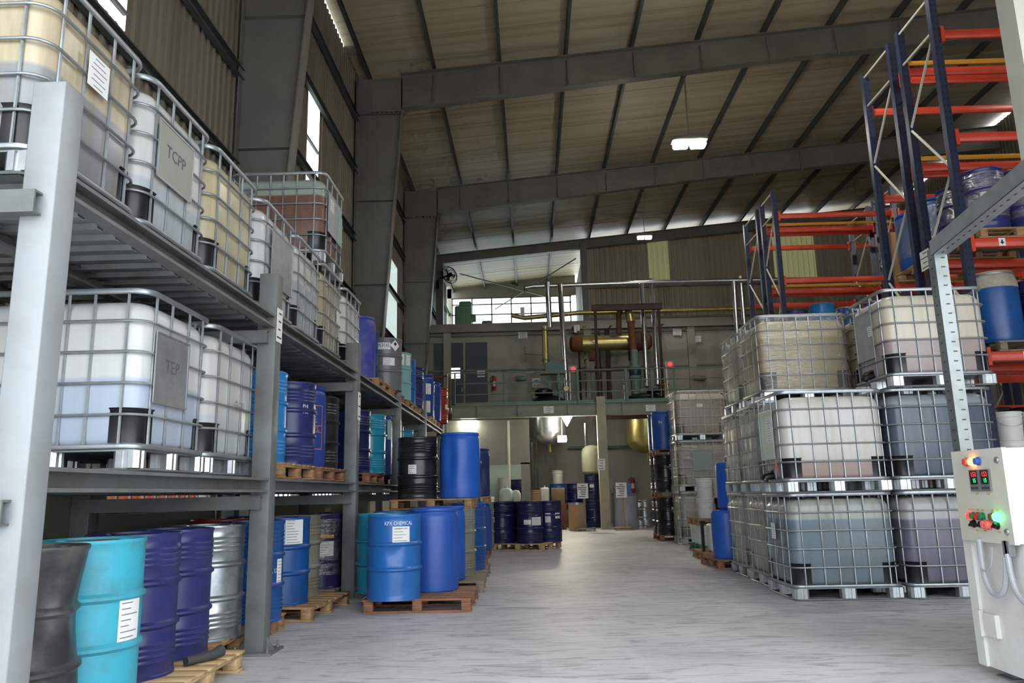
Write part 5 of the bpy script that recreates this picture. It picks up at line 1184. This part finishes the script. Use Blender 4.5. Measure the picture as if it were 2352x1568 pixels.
# green machines in front of the far windows, on the slab
gm = thing('green_machine', 'pale green machine silhouetted in front of the far windows', 'machine', (-3.3, 36.0, 7.85))
for p0, s, mm in (((-3.1, 36.0, 9.0), (.8, .8, 2.2), 'green_machine'), ((-2.5, 36.0, 8.9), (1.6, .8, .3), 'green_machine'), ((-1.95, 36.0, 8.6), (.5, .7, 1.5), 'green_machine'), ((-3.0, 36.0, 9.9), (.6, .6, .9), 'green_machine')):
    obj('housing', bevel_box(s, .08, 2), mm, gm, Vector(p0)-Vector(gm.location))
obj('motor', MB().lathe([(.2, -.3), (.2, .3), (0, .3)], 16), 'green_machine', gm, (.5, 0, 1.7), (0, PI/2, 0))
# ---------------- under the mezzanine ----------------
pt = struct('wall_partition', MB().box((-3.0, 26.0, 1.83), (2.4, .14, 3.66)).box((-.92, 26.0, 2.9), (1.76, .14, 1.5)).box((-.2, 26.0, 1.1), (.3, .14, 2.2)), 'wall_low', label='dark partition wall under the left end of the mezzanine', cat='wall')
struct('door_3', MB().box((-1.0, 27.4, 1.2), (1.4, .06, 2.3)), 'pale_green', label='pale green door leaf seen through the partition doorway', cat='door')
tag(obj('light_strip', MB().tube([(0, 0, 0), (0, 0, 3.55)], .04, 8), 'cream_paint', None, (-0.744, 25.800, 0.949)), 'pale vertical conduit at the edge of the partition wall', 'conduit')
bpy.data.objects['light_strip'].location.z = .05
# flood light
fl = thing('flood_light', 'glaring flood light hanging under the mezzanine', 'lamp', (1.072, 26.200, 2.972)); mat('flood_emit', (1.0, .93, .72), .4, emit=420.0)
obj('housing', bevel_box((.34, .1, .26), .02), 'steel_dark', fl); obj('lens', MB().box((0, -.056, 0), (.29, .01, .21)), 'flood_emit', fl)
obj('bracket', MB().tube([(0, 0, .1), (0, 0, .66)], .02, 6), 'steel_dark', fl)
tag(obj('bulkhead_lamp', MB().add([(-.18, 0, .1), (.18, 0, .1), (0, 0, -.22), (-.18, -.14, .1), (.18, -.14, .1), (0, -.14, -.22)], [(0, 1, 2), (5, 4, 3), (0, 3, 4, 1), (1, 4, 5, 2), (2, 5, 3, 0)]), mat('bulkhead_emit', (1.0, .97, .88), .4, emit=55.0), None, (1.234, 25.700, 3.575)), 'white triangular lamp glowing under the fascia beam', 'lamp')
tag(obj('ceiling_lamp', MB().lathe([(0, 0), (.25, 0), (.25, .06), (0, .06)], 20), mat('small_emit', (1, 1, .9), .4, emit=45.0), None, (-2.1, 25.9, 3.58)), 'small round lamp glowing under the left fascia beam', 'lamp')
pi = thing('under_pipes', 'thin pipes running down under the left reactor', 'pipe', (.2, 28.0, 0))
for x, z1, r in ((-.25, 3.3, .03), (.05, 3.0, .05), (.22, 3.4, .025)): wo('pipe', MB().tube([(x, 28.0, .1), (x, 28.0, z1)], r, 8), 'galv_dull', pi)
hp = thing('cross_pipe', 'horizontal grey pipe on the wall under the mezzanine', 'pipe', (2.5, 29.3, 2.8))
wo('pipe', MB().tube([(1.4, 29.3, 2.85), (5.5, 29.3, 2.82)], .05, 8), 'green_paint', hp)
# receiver tank on stacked blue drums beside the column
rt = thing('receiver_tank', 'beige receiver tank standing on blue drums behind the column', 'tank', (2.1, 26.6, 1.78))
obj('shell', MB().lathe([(0, 0), (.3, .02), (.36, .08), (.36, .72), (.33, .86), (.2, .96), (0, 1.0)], 28), 'column_paint', rt)
for x in (-.2, .25): obj('feed_pipe', MB().tube([(x, 0, .9), (x, 0, 1.75)], .04, 8), 'chrome', rt)
for k in range(2): drum('ribbed', 'navy_dark', 2.1, 26.6, k*.89, ('bottom', 'top')[k]+' navy drum of the pair carrying the beige tank', [(-10, .5, .14, .12)] if k else (), n=28)
def stand(x, y, label, polem, basem, extra=False):
    t = thing('sign_stand', label, 'sign', (x, y, 0))
    obj('base', bevel_box((.62, .3, .05), .01), basem, t, (0, 0, .075)); 
    for sx in (-.26, .26): obj('caster', MB().lathe([(0, 0), (.03, 0), (.03, .04), (0, .04)], 10), 'galv', t, (sx, -.1, .02))
    obj('pole', MB().tube([(0, 0, .1), (-.03, 0, 1.35)], .02, 8), polem, t)
    paper_sheet('board', None, (-.05, -.03, 1.22), .34, .46, 7, '-y', parent=t)
    if extra: obj('blue_board', MB().box((.06, .0, 1.25), (.42, .01, .36)), 'blue_sign', t)
stand(1.63, 24.3, 'notice stand on a thin steel pole left of the column', 'galv', 'galv_dull'); stand(2.83, 24.3, 'notice stand on an orange pole right of the column', 'wood', 'wood', True)
paper_sheet('column_notice', 'green and white notice taped to the mezzanine column', (2.27, 25.13, 2.05), .26, .36, 4, '-y')
t = thing('fibre_drum', 'tan fibre drum in front of the blue drums', 'drum', (1.42, 24.9, 0)); obj('body', MB().lathe([(0, 0), (.27, 0), (.28, .02), (.28, .82), (.27, .84), (0, .84)], 28), 'drum_fibre', t); obj('rim', MB().lathe([(.28, .79), (.29, .8), (.29, .86), (.27, .86)], 28), 'galv', t)
t = thing('grey_tub', 'wide silver grey tub right of the column', 'tub', (3.0, 25.3, 0)); obj('body', MB().lathe([(0, 0), (.38, 0), (.4, .02), (.4, 1.08), (.38, 1.1), (0, 1.1)], 32), 'drum_silver', t); obj('rim', MB().lathe([(.4, 1.05), (.42, 1.06), (.42, 1.12), (.38, 1.12)], 32), 'galv', t)
drum('ribbed', 'galvanised', 3.72, 26.0, 0, 'galvanised ribbed drum against the back right of the undercroft', n=28)
t = thing('wooden_crate', 'reddish brown wooden crate on short feet', 'crate', (.62, 25.9, 0)); obj('box', bevel_box((.98, .7, .72), .008), mat('crate_wood', '#7f4f33', .75, dirt='#5a3722', dscale=4, damt=.6), t, (0, 0, .48))
for sx in (-.42, 0, .42): obj('foot', MB().box((sx, 0, .06), (.1, .66, .12)), 'wood_red', t)
jerrycan(.42, 25.9, .842, 'white jerrycan standing on the wooden crate', h=.56, w=.28)
t = thing('cardboard_box', 'brown cardboard box on the wooden crate', 'box', (.86, 25.95, .842)); obj('carton', bevel_box((.44, .4, .5), .006), mat('cardboard', '#8f7758', .8), t, (0, 0, .25)); obj('tape', MB().box((0, 0, .502), (.06, .4, .003)), 'tape_amber', t)
for k, (x, y, z, mm, lb) in enumerate(((.9, 27.0, .6, 'blue_deep', 'blue drum with a white pail on it behind the crate'), (1.5, 27.2, .6, 'navy_dark', 'dark blue drum right behind the crate'), (-.45, 27.2, .78, 'navy_dark', 'dark drum on a bench under the left reactor'), (.0, 25.6, 0, 'navy_dark', 'dark drum left of the wooden crate'))):
    drum('ribbed', mm, x, y, z, lb, n=28)
bn = thing('steel_bench', 'dark steel bench holding drums and pails under the mezzanine', 'bench', (.1, 27.2, 0))
wo('bench_top', MB().box((-.45, 27.2, .75), (1.9, .9, .06)), 'steel_dark', bn); wo('bench_top', MB().box((1.2, 27.1, .57), (1.4, .9, .06)), 'steel_dark', bn)
for x in (-1.3, .4, .6, 1.8):
    for y in (26.85, 27.5): wo('leg', MB().box((x, y, .36 if x < .5 else .27), (.07, .07, .72 if x < .5 else .54)), 'steel_dark', bn)
pail(.9, 27.0, 1.483, 'white pail on top of the blue drum behind the crate', 'cream_paint', .45, .2)
pail(-.98, 27.05, .782, 'cream pail standing on the bench end', 'cream_paint', .45, .2)
pail(-.98, 27.05, 1.234, 'cream pail stacked highest at the left of the bench', 'cream_paint', .5, .2)
pail(.12, 27.1, .782, 'dirty beige pail at the middle of the bench', 'drum_fibre', .5, .22)
pail(.14, 24.5, 0, 'low beige pail with white lid behind the navy drums', 'drum_fibre', .95, .22)
pail(-1.45, 25.0, 0, 'dull cream tall canister left of the glass carboy', 'cream_paint', 1.1, .22)
t = thing('carboy', 'round green white carboy behind the navy drums', 'carboy', (-.82, 24.6, .9)); obj('flask', MB().lathe([(0, 0), (.19, 0), (.21, .04), (.21, .36), (.15, .44), (.06, .46), (.06, .52), (0, .52)], 24), 'pale_green', t); obj('side_jug', MB().lathe([(0, 0), (.13, .02), (.16, .12), (.16, .28), (.1, .38), (0, .4)], 20), 'cream_paint', t, (.3, .1, .0)); obj('band', MB().lathe([(.212, .02), (.214, .02), (.214, .06), (.212, .06)], 24), 'btn_green', t)
tag(obj('carboy_table', MB().box((-.7, 24.65, .87), (1.1, .6, .05)).box((-1.15, 24.45, .42), (.06, .06, .85)).box((-.25, 24.45+.4, .42), (.06, .06, .85)).box((-1.15, 24.85, .42), (.06, .06, .85)).box((-.25, 24.42, .42), (.06, .06, .85)), 'steel_dark'), 'plain low table under the carboy', 'table')

# ---------------- hanging lamps ----------------
mat('led_emit', (1.0, .97, .9), .4, emit=95.0)
def high_bay(x, y, z, label, s=1.0):
    t = thing('high_bay_light', label, 'lamp', (x, y, z), 0, 'hanging hall lamps'); t.scale = (s, s, s); ztop = (roof_z(x)-1.2-z)/s
    obj('suspension_rod', MB().tube([(0, 0, .12), (0, 0, ztop)], .02, 6), 'steel_dark', t)
    obj('housing', bevel_box((.95, .34, .12), .02), 'steel_dark', t, (0, 0, .06))
    for sx in (-.23, .23): obj('diffuser', bevel_box((.4, .3, .16), .05, 2), 'led_emit', t, (sx, 0, -.08))
    obj('frame_bar', MB().box((0, 0, .2), (1.05, .05, .04)), 'steel_dark', t)
high_bay(4.5, 11.1, 9.6, 'hanging lamp just above the top edge of the view')
high_bay(4.45, 19.1, 10.32, 'glaring double lamp hanging in the middle of the hall')
high_bay(4.42, 27.1, 10.42, 'small distant double lamp near the far wall', .6)
high_bay(12.5, 11.1, 10.2, 'added unseen lamp lighting the right part of the hall, outside the view')  # added out of view to keep the right part of the hall lit
